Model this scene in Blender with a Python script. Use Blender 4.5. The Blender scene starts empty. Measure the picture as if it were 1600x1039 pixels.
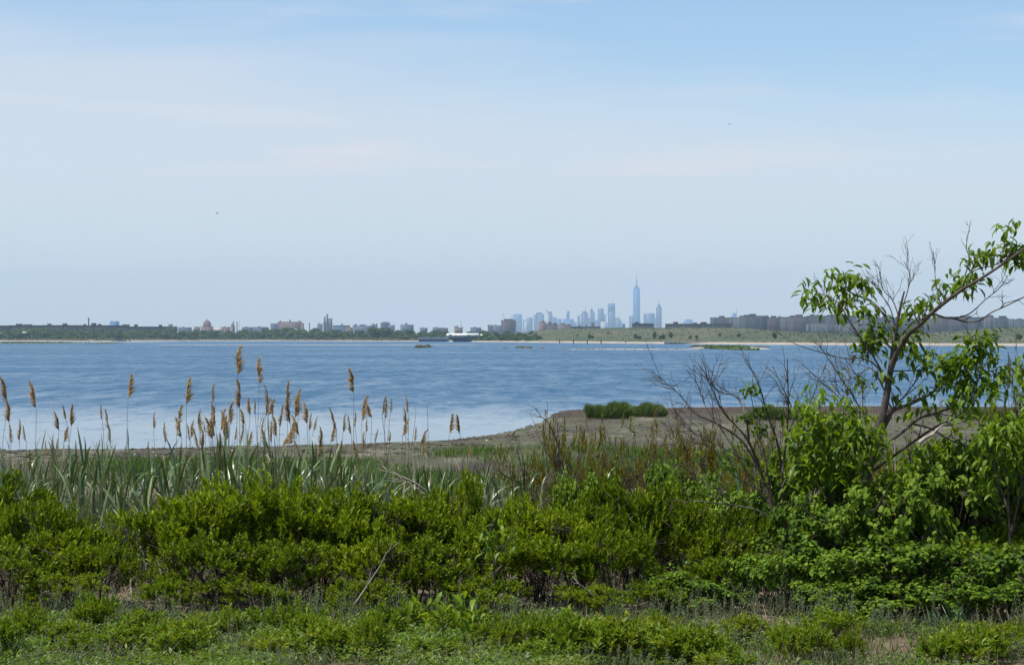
import bpy, math
import numpy as np
from mathutils import Vector, Euler

scene = bpy.context.scene
R = math.radians
EYE = 5.0          # eye height above the bay, metres
F = 3400.0         # focal length in pixels of a 1600 px wide picture
HOR = 527.0        # height of the horizon in that picture

# ------------------------------------------------------------------ camera
cam_d = bpy.data.cameras.new('camera')
cam = bpy.data.objects.new('camera', cam_d)
scene.collection.objects.link(cam)
cam.location = (0, 0, EYE)
cam.rotation_euler = (R(90), 0, 0)
cam_d.sensor_width = 36.0
cam_d.lens = 36.0 * F / 1600.0
cam_d.shift_y = (HOR - 519.5) / 1600.0
cam_d.clip_start = 0.1
cam_d.clip_end = 60000
scene.camera = cam

# ------------------------------------------------------------------ sky and sun
SUN_EL = R(67)
SUN_ROT = math.atan2(-0.95, -0.31)
world = bpy.data.worlds.new('World')
scene.world = world
world.use_nodes = True
wt = world.node_tree
wt.nodes.clear()


def nn(t, typ, **kw):
    n = t.nodes.new(typ)
    for k, v in kw.items():
        if k.startswith('i_'):
            n.inputs[k[2:].replace('_', ' ')].default_value = v
        elif k.startswith('n_'):
            n.inputs[int(k[2:])].default_value = v
        else:
            setattr(n, k, v)
    return n


def lk(t, a, b):
    t.links.new(a, b)


def mth(t, op, a, b=None, c=None, clamp=False):
    n = t.nodes.new('ShaderNodeMath')
    n.operation = op
    n.use_clamp = clamp
    for i, v in enumerate((a, b, c)):
        if v is None:
            continue
        if isinstance(v, (int, float)):
            n.inputs[i].default_value = v
        else:
            t.links.new(v, n.inputs[i])
    return n.outputs[0]


def smooth(t, val, lo, hi):
    n = t.nodes.new('ShaderNodeMapRange')
    n.interpolation_type = 'SMOOTHSTEP'
    t.links.new(val, n.inputs[0])
    n.inputs[1].default_value = lo
    n.inputs[2].default_value = hi
    n.inputs[3].default_value = 0.0
    n.inputs[4].default_value = 1.0
    return n.outputs[0]


sky = nn(wt, 'ShaderNodeTexSky', sky_type='NISHITA', sun_disc=False, sun_elevation=SUN_EL,
         sun_rotation=SUN_ROT % (2 * math.pi), altitude=0.0, air_density=1.0, dust_density=0.3, ozone_density=2.0)
tc = nn(wt, 'ShaderNodeTexCoord')
sep = nn(wt, 'ShaderNodeSeparateXYZ')
lk(wt, tc.outputs['Generated'], sep.inputs[0])
mp = nn(wt, 'ShaderNodeMapping')
mp.inputs['Scale'].default_value = (5, 5, 42)
mp.inputs['Rotation'].default_value = (0, R(2.0), 0)
lk(wt, tc.outputs['Generated'], mp.inputs[0])
nz = nn(wt, 'ShaderNodeTexNoise', i_Scale=1.0, i_Detail=4.0, i_Roughness=0.5)
lk(wt, mp.outputs[0], nz.inputs['Vector'])
sx, sz = sep.outputs[0], sep.outputs[2]
nzc = mth(wt, 'SUBTRACT', nz.outputs[0], 0.5)
# a thin veil lying low over the bay, higher to the left, with streaks of high cirrus above it
vv = mth(wt, 'ADD', mth(wt, 'ADD', sz, mth(wt, 'MULTIPLY', sx, 0.10)), mth(wt, 'MULTIPLY', nzc, 0.07))
veil = mth(wt, 'MULTIPLY', mth(wt, 'SUBTRACT', 1.0, smooth(wt, vv, 0.085, 0.145)), 0.62)
streak = mth(wt, 'MULTIPLY', smooth(wt, nz.outputs[0], 0.52, 0.72), 0.45)
cl = mth(wt, 'ADD', veil, streak, clamp=True)
mixc = nn(wt, 'ShaderNodeMixRGB')
lk(wt, cl, mixc.inputs[0])
tint = nn(wt, 'ShaderNodeMixRGB', blend_type='MULTIPLY', n_0=1.0)
tint.inputs[2].default_value = (0.98, 1.05, 1.12, 1)
lk(wt, sky.outputs[0], tint.inputs[1])
lk(wt, tint.outputs[0], mixc.inputs[1])
mixc.inputs[2].default_value = (6.3, 6.25, 6.5, 1)
bg = nn(wt, 'ShaderNodeBackground', i_Strength=0.095)
lk(wt, mixc.outputs[0], bg.inputs[0])
wo = nn(wt, 'ShaderNodeOutputWorld')
lk(wt, bg.outputs[0], wo.inputs[0])

sun_d = bpy.data.lights.new('sun', 'SUN')
sun_d.energy = 4.7
sun_d.angle = R(0.53)
sun_d.color = (1.0, 0.955, 0.88)
sun = bpy.data.objects.new('sun', sun_d)
scene.collection.objects.link(sun)
sdir = Vector((math.sin(SUN_ROT) * math.cos(SUN_EL), math.cos(SUN_ROT) * math.cos(SUN_EL), math.sin(SUN_EL)))
sun.rotation_euler = sdir.to_track_quat('Z', 'Y').to_euler()
sun.location = (-30, -20, 60)

vs = scene.view_settings
vs.view_transform = 'Standard'
vs.look = 'None'
vs.exposure = 0.45
vs.gamma = 1.0
vs.use_curve_mapping = False
cy = scene.cycles
cy.max_bounces = 5
cy.diffuse_bounces = 2
cy.glossy_bounces = 2
cy.transmission_bounces = 3
cy.transparent_max_bounces = 4
cy.volume_bounces = 0
cy.caustics_reflective = False
cy.caustics_refractive = False
cy.use_denoising = True

COL = scene.collection

# ------------------------------------------------------------------ small helpers


def P(px, py, Y):
    """World point seen at pixel (px, py) of the 1600 px picture, Y metres out."""
    return np.array([(px - 800.0) / F * Y, Y, EYE + (HOR - py) / F * Y])


def mesh_np(name, V, faces, mat, smooth_sh=False):
    """faces: list of int arrays (n,3) or (n,4)."""
    me = bpy.data.meshes.new(name)
    V = np.asarray(V, dtype=np.float32).reshape(-1, 3)
    faces = [np.asarray(f, dtype=np.int32) for f in faces if len(f)]
    nl = sum(f.size for f in faces)
    nf = sum(len(f) for f in faces)
    me.vertices.add(len(V))
    me.vertices.foreach_set('co', V.ravel())
    me.loops.add(nl)
    me.loops.foreach_set('vertex_index', np.concatenate([f.ravel() for f in faces]))
    me.polygons.add(nf)
    starts, k = [], 0
    for f in faces:
        starts.append(k + np.arange(len(f)) * f.shape[1])
        k += f.size
    me.polygons.foreach_set('loop_start', np.concatenate(starts).astype(np.int32))
    if smooth_sh:
        me.polygons.foreach_set('use_smooth', np.ones(nf, dtype=bool))
    me.update(calc_edges=True)
    if mat:
        me.materials.append(mat)
    return me


def obj(name, me, parent=None, loc=None, rot=None, scale=None):
    o = bpy.data.objects.new(name, me)
    COL.objects.link(o)
    if parent:
        o.parent = parent
    if loc is not None:
        o.location = loc
    if rot is not None:
        o.rotation_euler = rot
    if scale is not None:
        o.scale = scale if hasattr(scale, '__len__') else (scale,) * 3
    return o


def tag(o, label=None, cat=None, group=None, kind=None):
    if label:
        o['label'] = label
    if cat:
        o['category'] = cat
    if group:
        o['group'] = group
    if kind:
        o['kind'] = kind
    return o


def empty(name, loc, label, cat, group=None, rz=0.0, scale=None):
    o = obj(name, None, None, loc, (0, 0, rz), scale)
    o.empty_display_size = 0.2
    return tag(o, label, cat, group)


def nrm(a):
    a = np.asarray(a, dtype=float)
    return a / np.maximum(np.linalg.norm(a, axis=-1, keepdims=True), 1e-9)


class MB:
    def __init__(self):
        self.v, self.q, self.t, self.n = [], [], [], 0

    def add(self, V, quads=(), tris=()):
        V = np.asarray(V, float).reshape(-1, 3)
        if len(quads):
            self.q.append(np.asarray(quads, int).reshape(-1, 4) + self.n)
        if len(tris):
            self.t.append(np.asarray(tris, int).reshape(-1, 3) + self.n)
        self.v.append(V)
        self.n += len(V)
        return self

    def box(self, x0, x1, y0, y1, z0, z1, taper=1.0):
        cx, cy_ = (x0 + x1) / 2, (y0 + y1) / 2
        V = []
        for z, s in ((z0, 1.0), (z1, taper)):
            for x, y in ((x0, y0), (x1, y0), (x1, y1), (x0, y1)):
                V.append((cx + (x - cx) * s, cy_ + (y - cy_) * s, z))
        return self.add(V, [(0, 3, 2, 1), (4, 5, 6, 7), (0, 1, 5, 4), (1, 2, 6, 5), (2, 3, 7, 6), (3, 0, 4, 7)])

    def lathe(self, cx, cy_, prof, n=10):
        V = []
        for r, z in prof:
            for i in range(n):
                a = 2 * math.pi * (i + .5) / n
                V.append((cx + r * math.cos(a), cy_ + r * math.sin(a), z))
        Q = []
        for k in range(len(prof) - 1):
            for i in range(n):
                j = (i + 1) % n
                Q.append((k * n + i, k * n + j, (k + 1) * n + j, (k + 1) * n + i))
        return self.add(V, Q)

    def tube(self, pts, rad, n=5):
        pts = np.asarray(pts, float)
        m = len(pts)
        rad = np.broadcast_to(np.asarray(rad, float), (m,))
        T = np.gradient(pts, axis=0)
        T = nrm(T)
        ref = np.array([0.13, 0.97, 0.21])
        U = nrm(np.cross(T, ref))
        W = np.cross(T, U)
        a = np.arange(n) * 2 * math.pi / n
        V = pts[:, None, :] + rad[:, None, None] * (np.cos(a)[None, :, None] * U[:, None, :] + np.sin(a)[None, :, None] * W[:, None, :])
        i = np.arange(n)
        j = (i + 1) % n
        Q = np.concatenate([np.stack([k * n + i, k * n + j, (k + 1) * n + j, (k + 1) * n + i], 1) for k in range(m - 1)])
        return self.add(V.reshape(-1, 3), Q)

    def mesh(self, name, mat, smooth_sh=False):
        fs = []
        if self.q:
            fs.append(np.concatenate(self.q))
        if self.t:
            fs.append(np.concatenate(self.t))
        return mesh_np(name, np.concatenate(self.v), fs, mat, smooth_sh)


def curve(pts, n=8):
    """Catmull-Rom through the given points."""
    p = np.asarray(pts, float)
    p = np.vstack([2 * p[0] - p[1], p, 2 * p[-1] - p[-2]])
    out = []
    t = np.linspace(0, 1, n, endpoint=False)[:, None]
    for i in range(1, len(p) - 2):
        a, b, c, d = p[i - 1], p[i], p[i + 1], p[i + 2]
        out.append(0.5 * (2 * b + (c - a) * t + (2 * a - 5 * b + 4 * c - d) * t ** 2 + (3 * b - a - 3 * c + d) * t ** 3))
    out.append(p[-2][None])
    return np.vstack(out)


# leaf outlines: length along +Y, width along X, folded and curled a little
LEAF5 = np.array([(0, 0, 0), (-.5, .55, .10), (0, .5, 0), (.5, .55, .10), (0, 1, -.05)])
LEAF5_T = np.array([(0, 2, 1), (0, 3, 2), (1, 2, 4), (2, 3, 4)])
LEAF8 = np.array([(0, 0, 0), (-.42, .28, .08), (0, .25, 0), (.42, .28, .08), (-.40, .66, .03), (0, .64, -.05), (.40, .66, .03), (0, 1, -.20)])
LEAF8_T = np.array([(0, 2, 1), (0, 3, 2), (1, 2, 5), (1, 5, 4), (2, 3, 6), (2, 6, 5), (4, 5, 7), (5, 6, 7)])


BLADE5 = np.array([(0, 0, 0), (-.5, .45, .012), (0, .45, 0), (.5, .45, .012), (0, 1, -.10)])
BLADE8 = np.array([(0, 0, 0), (-.5, .28, .012), (0, .28, 0), (.5, .28, .012), (-.40, .66, -.03), (0, .66, -.045), (.40, .66, -.03), (0, 1, -.22)])


def scatter(T, Tri, Pn, D, N, L, Wd):
    """Leaf template T put at points Pn, along D, facing N."""
    D = nrm(D)
    N = nrm(N - (N * D).sum(1, keepdims=True) * D)
    X = np.cross(D, N)
    L = np.broadcast_to(np.asarray(L, float), (len(Pn),))[:, None, None]
    Wd = np.broadcast_to(np.asarray(Wd, float), (len(Pn),))[:, None, None]
    V = Pn[:, None, :] + X[:, None, :] * T[None, :, 0:1] * Wd + D[:, None, :] * T[None, :, 1:2] * L + N[:, None, :] * T[None, :, 2:3] * L
    F_ = (Tri[None] + (np.arange(len(Pn)) * len(T))[:, None, None]).reshape(-1, Tri.shape[1])
    return V.reshape(-1, 3), F_


# ------------------------------------------------------------------ materials


def new_mat(name):
    m = bpy.data.materials.new(name)
    m.use_nodes = True
    m.node_tree.nodes.clear()
    return m, m.node_tree


def out(t, sh):
    o = t.nodes.new('ShaderNodeOutputMaterial')
    t.links.new(sh, o.inputs['Surface'])


def ramp(t, fac, stops):
    r = t.nodes.new('ShaderNodeValToRGB')
    e = r.color_ramp.elements
    while len(e) < len(stops):
        e.new(0.5)
    for el, (p, c) in zip(e, stops):
        el.position = p
        el.color = (*c, 1)
    t.links.new(fac, r.inputs[0])
    return r.outputs[0]


def leaf_mat(name, cols, trans=0.35, rough=0.45, spec=0.4, patch=2.0, ow=0.2):
    """Leaf or blade: every leaf its own shade (island), softly patched, letting light through."""
    m, t = new_mat(name)
    g = t.nodes.new('ShaderNodeNewGeometry')
    oi = t.nodes.new('ShaderNodeObjectInfo')
    nz_ = nn(t, 'ShaderNodeTexNoise', i_Scale=patch, i_Detail=1.0)
    lk(t, g.outputs['Position'], nz_.inputs['Vector'])
    f = mth(t, 'ADD', mth(t, 'MULTIPLY', g.outputs['Random Per Island'], 0.55),
            mth(t, 'ADD', mth(t, 'MULTIPLY', nz_.outputs[0], 0.55), mth(t, 'MULTIPLY', oi.outputs['Random'], ow)))
    f = mth(t, 'SUBTRACT', f, 0.05 + ow * .5, clamp=True)
    n = len(cols)
    c = ramp(t, f, [((i + 0.5) / n, cc) for i, cc in enumerate(cols)])
    p = nn(t, 'ShaderNodeBsdfPrincipled', i_Roughness=rough)
    p.inputs['Specular IOR Level'].default_value = spec
    lk(t, c, p.inputs['Base Color'])
    if trans > 0:
        tr = t.nodes.new('ShaderNodeBsdfTranslucent')
        mx2 = nn(t, 'ShaderNodeMixRGB', blend_type='MULTIPLY')
        mx2.inputs[0].default_value = 1.0
        mx2.inputs[2].default_value = (1.35, 1.25, 0.5, 1)
        lk(t, c, mx2.inputs[1])
        lk(t, mx2.outputs[0], tr.inputs[0])
        mx = nn(t, 'ShaderNodeMixShader', n_0=trans)
        lk(t, p.outputs[0], mx.inputs[1])
        lk(t, tr.outputs[0], mx.inputs[2])
        out(t, mx.outputs[0])
    else:
        out(t, p.outputs[0])
    return m


def plain_mat(name, c1, c2, scale=3.0, rough=0.8, spec=0.3, bump=0.0, stretch=(1, 1, 1), metallic=0.0):
    m, t = new_mat(name)
    tc_ = t.nodes.new('ShaderNodeTexCoord')
    mp_ = t.nodes.new('ShaderNodeMapping')
    mp_.inputs['Scale'].default_value = stretch
    lk(t, tc_.outputs['Object'], mp_.inputs[0])
    nz_ = nn(t, 'ShaderNodeTexNoise', i_Scale=scale, i_Detail=4.0)
    lk(t, mp_.outputs[0], nz_.inputs['Vector'])
    c = ramp(t, nz_.outputs[0], [(0.35, c1), (0.65, c2)])
    p = nn(t, 'ShaderNodeBsdfPrincipled', i_Roughness=rough)
    p.inputs['Metallic'].default_value = metallic
    p.inputs['Specular IOR Level'].default_value = spec
    lk(t, c, p.inputs['Base Color'])
    if bump:
        b = nn(t, 'ShaderNodeBump', i_Strength=bump)
        b.inputs['Distance'].default_value = 0.02
        lk(t, nz_.outputs[0], b.inputs['Height'])
        lk(t, b.outputs[0], p.inputs['Normal'])
    out(t, p.outputs[0])
    return m


M = {}
M['bayberry'] = leaf_mat('bayberry_leaf', [(.045, .085, .003), (.105, .17, .004), (.18, .255, .006), (.24, .32, .010)], .29, .55, .18)
M['bayberry_new'] = leaf_mat('young_bayberry_leaf', [(.06, .12, .004), (.11, .19, .006), (.165, .24, .010), (.21, .21, .018)], .36, .50, .28)
M['broad'] = leaf_mat('broad_leaf', [(.032, .075, .003), (.07, .135, .005), (.12, .20, .010), (.175, .265, .022)], .32, .6, .18)
M['cherry'] = leaf_mat('cherry_leaf', [(.06, .125, .006), (.105, .19, .009), (.16, .255, .014), (.22, .32, .03)], .48, .45, .3, 3.0, .5)
M['reed_green'] = leaf_mat('reed_blade', [(.03, .07, .018), (.06, .115, .032), (.11, .17, .055), (.21, .26, .13)], .14, .34, .5, 6.0, .7)
M['plume'] = leaf_mat('reed_plume', [(.24, .16, .10), (.37, .265, .17), (.50, .385, .265), (.64, .52, .39)], .40, .8, .1, 8)
M['dry_stem'] = leaf_mat('dry_reed_stem', [(.09, .068, .042), (.14, .11, .07), (.20, .16, .105), (.28, .23, .16)], 0, .7, .2)
M['dead'] = leaf_mat('dead_litter', [(.09, .065, .045), (.15, .11, .075), (.22, .17, .12), (.30, .25, .19)], 0, .8, .1)
M['marsh'] = leaf_mat('marsh_grass_blade', [(.035, .085, .008), (.06, .13, .010), (.09, .165, .014), (.14, .185, .03)], .25, .55, .25, .25)
M['marsh_dry'] = leaf_mat('old_marsh_grass', [(.08, .07, .03), (.12, .10, .05), (.16, .14, .07), (.10, .12, .03)], .2, .7, .2, .25)
M['cordgrass'] = leaf_mat('cord_grass_blade', [(.05, .10, .012), (.08, .135, .018), (.12, .165, .03), (.20, .22, .07)], .25, .55, .25, 1.5)
M['wrack'] = leaf_mat('tide_wrack', [(.03, .022, .014), (.055, .04, .025), (.09, .07, .045), (.07, .075, .03)], 0, .9, .1, .3)
M['shell'] = leaf_mat('shell', [(.4, .38, .33), (.5, .48, .43), (.6, .58, .52), (.7, .67, .6)], 0, .6, .3, 1)
M['grass'] = leaf_mat('grass_blade', [(.045, .10, .012), (.07, .14, .016), (.10, .17, .02), (.17, .20, .05)], .35, .45, .4)
M['sage'] = leaf_mat('grey_green_herb', [(.075, .105, .055), (.105, .14, .075), (.135, .175, .095), (.18, .22, .13)], .25, .7, .2)
M['forb'] = leaf_mat('herb_leaf', [(.05, .12, .012), (.085, .17, .016), (.12, .21, .025), (.17, .20, .03)], .40, .45, .4)
M['orange_twig'] = leaf_mat('rusty_leaf', [(.09, .10, .010), (.15, .15, .014), (.19, .14, .02), (.14, .18, .014)], .35, .5, .3)
M['bark'] = plain_mat('grey_brown_bark', (.055, .045, .035), (.13, .11, .09), 14, .9, .2, .6, (1, 1, .25))
M['twig'] = plain_mat('twig_bark', (.045, .035, .028), (.10, .08, .06), 20, .85, .2)
M['dead_wood'] = plain_mat('bleached_wood', (.22, .19, .15), (.40, .36, .30), 12, .85, .2, .4, (1, 1, .2))
M['stem_green'] = plain_mat('green_stem', (.07, .12, .03), (.12, .16, .05), 6, .6, .3)
M['far_tree'] = leaf_mat('far_foliage', [(.030, .065, .012), (.045, .09, .018), (.065, .115, .022), (.09, .13, .03)], .2, .7, .2, .03)
M['far_scrub'] = leaf_mat('far_scrub', [(.10, .09, .04), (.15, .125, .06), (.12, .13, .04), (.19, .15, .08)], .1, .8, .1, .03)
M['hill_grass'] = leaf_mat('hill_grass', [(.05, .065, .03), (.062, .078, .038), (.08, .086, .045), (.105, .10, .058)], .1, .8, .1, .02)
M['brick'] = plain_mat('brown_brick', (.062, .050, .052), (.085, .066, .066), .2, .9, .2)
M['brick_pale'] = plain_mat('pinkish_brick', (.15, .105, .098), (.19, .135, .125), .2, .9, .2)
M['brick_dark'] = plain_mat('dark_brick', (.025, .025, .028), (.038, .036, .038), .2, .9, .2)
M['concrete'] = plain_mat('grey_concrete', (.075, .08, .085), (.105, .11, .115), .15, .9, .2)
M['block'] = plain_mat('taupe_block', (.034, .04, .05), (.05, .056, .067), .15, .9, .2)
M['pale'] = plain_mat('pale_stone', (.50, .48, .44), (.60, .57, .52), .1, .85, .3)
M['white'] = plain_mat('white_roof', (.72, .72, .68), (.82, .81, .77), .3, .6, .3)
M['hull'] = plain_mat('navy_hull', (.018, .035, .075), (.03, .055, .10), .3, .5, .4)
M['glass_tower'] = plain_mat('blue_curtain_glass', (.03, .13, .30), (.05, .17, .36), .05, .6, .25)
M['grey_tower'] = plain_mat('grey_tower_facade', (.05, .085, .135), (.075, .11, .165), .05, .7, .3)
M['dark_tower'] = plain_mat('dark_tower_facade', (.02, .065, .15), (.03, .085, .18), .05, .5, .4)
M['window'] = plain_mat('window_glass', (.03, .04, .055), (.05, .06, .075), .5, .2, .6)
M['dark_metal'] = plain_mat('dark_metal', (.05, .05, .055), (.08, .08, .085), 1, .6, .4)
M['pile'] = plain_mat('tarred_wood', (.03, .025, .02), (.06, .05, .04), 2, .9, .2)
M['rust_dome'] = plain_mat('reddish_dome', (.16, .09, .08), (.20, .12, .10), .2, .8, .3)
M['stone'] = plain_mat('seawall_stone', (.12, .115, .105), (.22, .21, .19), .6, .9, .2)
M['feather'] = plain_mat('grey_white_feather', (.35, .35, .36), (.55, .55, .55), 8, .8, .2)

# ------------------------------------------------------------------ ground by the camera
SH_PX = np.array([-900, 0, 200, 400, 600, 700, 760, 800, 840, 858, 880, 1000, 1100, 1300, 1700, 2600], float)
SH_Y = np.array([94, 96.5, 97, 99.5, 102.5, 105.5, 111, 116, 126, 137, 143, 146, 150, 151, 150, 148], float)


def hsh(x, y, k=0):
    return (np.sin(x * 1.7 + 1.3 * k) * np.cos(y * 1.31 + .7 * k) + .5 * np.sin(x * 3.9 + y * 2.3 + k) + .3 * np.cos(x * 8.1 - y * 6.7 + 2 * k)) / 1.8


def shore_y(x, y):
    px = 800 + F * np.asarray(x) / np.maximum(np.asarray(y), 20.0)
    return np.interp(px, SH_PX, SH_Y) + .9 * hsh(np.asarray(x) * .35, np.asarray(x) * .2) + .35 * hsh(np.asarray(x) * 1.3, 3.0)


def gz(x, y):
    x = np.asarray(x, float)
    y = np.asarray(y, float)
    s = shore_y(x, y)
    base = np.interp(y, [-60, 0, 17.5, 24, 33, 50, 70, 84], [3.1, 3.0, 2.95, 2.15, 1.15, .62, .42, .30])
    t = np.clip((y - 80) / np.maximum(s - 80, 1), 0, 1)
    flat = .30 - .26 * t ** 1.5
    # on the right the flat ends in a little peat bank
    px = 800 + F * x / np.maximum(y, 20.0)
    bank = np.clip((px - 850) / 40, 0, 1) * np.clip(1 - np.abs(y - (s - 5.5)) / 7, 0, 1)
    z = np.where(y > 80, flat + .30 * bank ** .5, base)
    d = y - s
    z = np.where(d > 0, np.maximum(.04 + .30 * bank ** .5 - .10 * d - np.clip(d, 0, .7) * .3, -1.4), z)
    rough = np.interp(y, [0, 20, 40, 90, 140], [.05, .05, .06, .02, .012])
    return z + rough * hsh(x * .9, y * .9) + .4 * rough * hsh(x * 2.7, y * 2.6, 2)


rows = np.concatenate([np.arange(-60, 8, 4.0), np.arange(8, 30, .16), np.arange(30, 70, .6), np.arange(70, 160, .55), np.arange(160, 330, 10)])
us = np.linspace(-1, 1, 260)
YY, UU = np.meshgrid(rows, us, indexing='ij')
XX = UU * (26 + .34 * np.clip(YY, 0, None))
ZZ = gz(XX, YY)
nr, nc = YY.shape
idx = np.arange(nr * nc).reshape(nr, nc)
q = np.stack([idx[:-1, :-1], idx[:-1, 1:], idx[1:, 1:], idx[1:, :-1]], -1).reshape(-1, 4)
mg, t = new_mat('shore_soil')
g = t.nodes.new('ShaderNodeNewGeometry')
sp = t.nodes.new('ShaderNodeSeparateXYZ')
lk(t, g.outputs['Position'], sp.inputs[0])
n1 = nn(t, 'ShaderNodeTexNoise', i_Scale=.9, i_Detail=6.0, i_Roughness=.65)
lk(t, g.outputs['Position'], n1.inputs['Vector'])
n2 = nn(t, 'ShaderNodeTexNoise', i_Scale=9.0, i_Detail=5.0, i_Roughness=.7)
lk(t, g.outputs['Position'], n2.inputs['Vector'])
mpn = t.nodes.new('ShaderNodeMapping')
mpn.inputs['Scale'].default_value = (.30, .11, .2)
lk(t, g.outputs['Position'], mpn.inputs[0])
n3 = nn(t, 'ShaderNodeTexNoise', i_Scale=1.0, i_Detail=9.0, i_Roughness=.72)
lk(t, mpn.outputs[0], n3.inputs['Vector'])
sand = ramp(t, n2.outputs[0], [(.3, (.16, .125, .085)), (.6, (.28, .235, .17))])
litter = ramp(t, n2.outputs[0], [(.3, (.07, .05, .032)), (.7, (.19, .145, .09))])
mud = ramp(t, n3.outputs[0], [(.38, (.035, .029, .02)), (.46, (.068, .058, .04)), (.52, (.060, .068, .028)), (.57, (.095, .086, .058)), (.66, (.15, .14, .10))])
mx1 = t.nodes.new('ShaderNodeMixRGB')
lk(t, mth(t, 'MULTIPLY', smooth(t, n1.outputs[0], .50, .60), smooth(t, sp.outputs[0], -1.0, 1.6)), mx1.inputs[0])
lk(t, litter, mx1.inputs[1])
lk(t, sand, mx1.inputs[2])
mx2 = t.nodes.new('ShaderNodeMixRGB')
lk(t, smooth(t, sp.outputs[1], 55, 75), mx2.inputs[0])
lk(t, mx1.outputs[0], mx2.inputs[1])
lk(t, mud, mx2.inputs[2])
n4 = nn(t, 'ShaderNodeTexNoise', i_Scale=2.2, i_Detail=4.0, i_Roughness=.7)
lk(t, g.outputs['Position'], n4.inputs['Vector'])
peat = ramp(t, n4.outputs[0], [(.35, (.028, .019, .012)), (.65, (.07, .048, .030))])
mx3 = t.nodes.new('ShaderNodeMixRGB')
# the bank of bare peat stands a little above the wet mud
lk(t, mth(t, 'MULTIPLY', smooth(t, sp.outputs[1], 124, 132), smooth(t, mth(t, 'ADD', sp.outputs[2], mth(t, 'MULTIPLY', n4.outputs[0], .12)), .20, .28)), mx3.inputs[0])
lk(t, mx2.outputs[0], mx3.inputs[1])
lk(t, peat, mx3.inputs[2])
# shells and pale crumbs
vo = nn(t, 'ShaderNodeTexVoronoi', i_Scale=2.3)
lk(t, g.outputs['Position'], vo.inputs['Vector'])
mx4 = t.nodes.new('ShaderNodeMixRGB')
lk(t, mth(t, 'MULTIPLY', mth(t, 'LESS_THAN', vo.outputs['Distance'], .085), smooth(t, n1.outputs[0], .5, .6)), mx4.inputs[0])
lk(t, mx3.outputs[0], mx4.inputs[1])
mx4.inputs[2].default_value = (.42, .40, .34, 1)
pb = nn(t, 'ShaderNodeBsdfPrincipled', i_Roughness=.85)
pb.inputs['Specular IOR Level'].default_value = .25
lk(t, mx4.outputs[0], pb.inputs['Base Color'])
bp = nn(t, 'ShaderNodeBump', i_Strength=.7)
bp.inputs['Distance'].default_value = .04
lk(t, n2.outputs[0], bp.inputs['Height'])
lk(t, bp.outputs[0], pb.inputs['Normal'])
out(t, pb.outputs[0])
tag(obj('ground', mesh_np('ground', np.stack([XX, YY, ZZ], -1), [q], mg, True)), 'sandy bank and mud flat sloping down to the bay', 'ground', kind='structure')

# ------------------------------------------------------------------ water
mw, t = new_mat('bay_water')
g = t.nodes.new('ShaderNodeNewGeometry')
sp = t.nodes.new('ShaderNodeSeparateXYZ')
lk(t, g.outputs['Position'], sp.inputs[0])


def wnoise(sx_, sy_, det=3.0, rgh=.6):
    m_ = t.nodes.new('ShaderNodeMapping')
    m_.inputs['Scale'].default_value = (sx_, sy_, 1)
    lk(t, g.outputs['Position'], m_.inputs[0])
    n_ = nn(t, 'ShaderNodeTexNoise', i_Scale=1.0, i_Detail=det, i_Roughness=rgh)
    lk(t, m_.outputs[0], n_.inputs['Vector'])
    return n_


wv = wnoise(.60, .30, 5.0, .75)       # ripples a metre or two long
wp = wnoise(.010, .012, 5.0, .7)    # puffs of wind
wg = wnoise(.30, .055, 4.0, .7)      # wave groups
# calm shallows close to the bank, ruffled water farther out
calm = smooth(t, mth(t, 'ADD', mth(t, 'ADD', sp.outputs[1], mth(t, 'MULTIPLY', wg.outputs[0], 22)), mth(t, 'MULTIPLY', sp.outputs[0], -.12)), 132, 196)
amp = mth(t, 'MULTIPLY', mth(t, 'ADD', mth(t, 'MULTIPLY', calm, .92), .08),
          mth(t, 'ADD', .52, mth(t, 'ADD', mth(t, 'MULTIPLY', smooth(t, wp.outputs[0], .36, .64), .34), mth(t, 'MULTIPLY', smooth(t, wg.outputs[0], .32, .68), .55))))
vsub = nn(t, 'ShaderNodeVectorMath', operation='SUBTRACT')
lk(t, wv.outputs[1], vsub.inputs[0])
vsub.inputs[1].default_value = (.5, .5, .5)
vsc = nn(t, 'ShaderNodeVectorMath', operation='SCALE')
lk(t, vsub.outputs[0], vsc.inputs[0])
lk(t, mth(t, 'MULTIPLY', amp, 1.5), vsc.inputs['Scale'])
vm = nn(t, 'ShaderNodeVectorMath', operation='MULTIPLY')
lk(t, vsc.outputs[0], vm.inputs[0])
vm.inputs[1].default_value = (.7, 1, 0)
va = nn(t, 'ShaderNodeVectorMath', operation='ADD')
lk(t, vm.outputs[0], va.inputs[0])
va.inputs[1].default_value = (0, 0, 1)
vn = nn(t, 'ShaderNodeVectorMath', operation='NORMALIZE')
lk(t, va.outputs[0], vn.inputs[0])
pw = nn(t, 'ShaderNodeBsdfPrincipled')
pw.inputs['IOR'].default_value = 1.33
pw.inputs['Base Color'].default_value = (.020, .072, .130, 1)
lk(t, mth(t, 'ADD', mth(t, 'MULTIPLY', amp, .28), .05), pw.inputs['Roughness'])
lk(t, vn.outputs[0], pw.inputs['Normal'])
out(t, pw.outputs[0])
wy = np.concatenate([np.linspace(40, 400, 10), np.linspace(600, 4200, 10)])
wx = np.linspace(-9000, 9000, 19)
WY, WX = np.meshgrid(wy, wx, indexing='ij')
iw = np.arange(WY.size).reshape(WY.shape)
qw = np.stack([iw[:-1, :-1], iw[:-1, 1:], iw[1:, 1:], iw[1:, :-1]], -1).reshape(-1, 4)
tag(obj('water', mesh_np('water', np.stack([WX, WY, 0 * WX], -1), [qw], mw, True)), 'rippled blue water of the wide bay', 'water', kind='structure')

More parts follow.
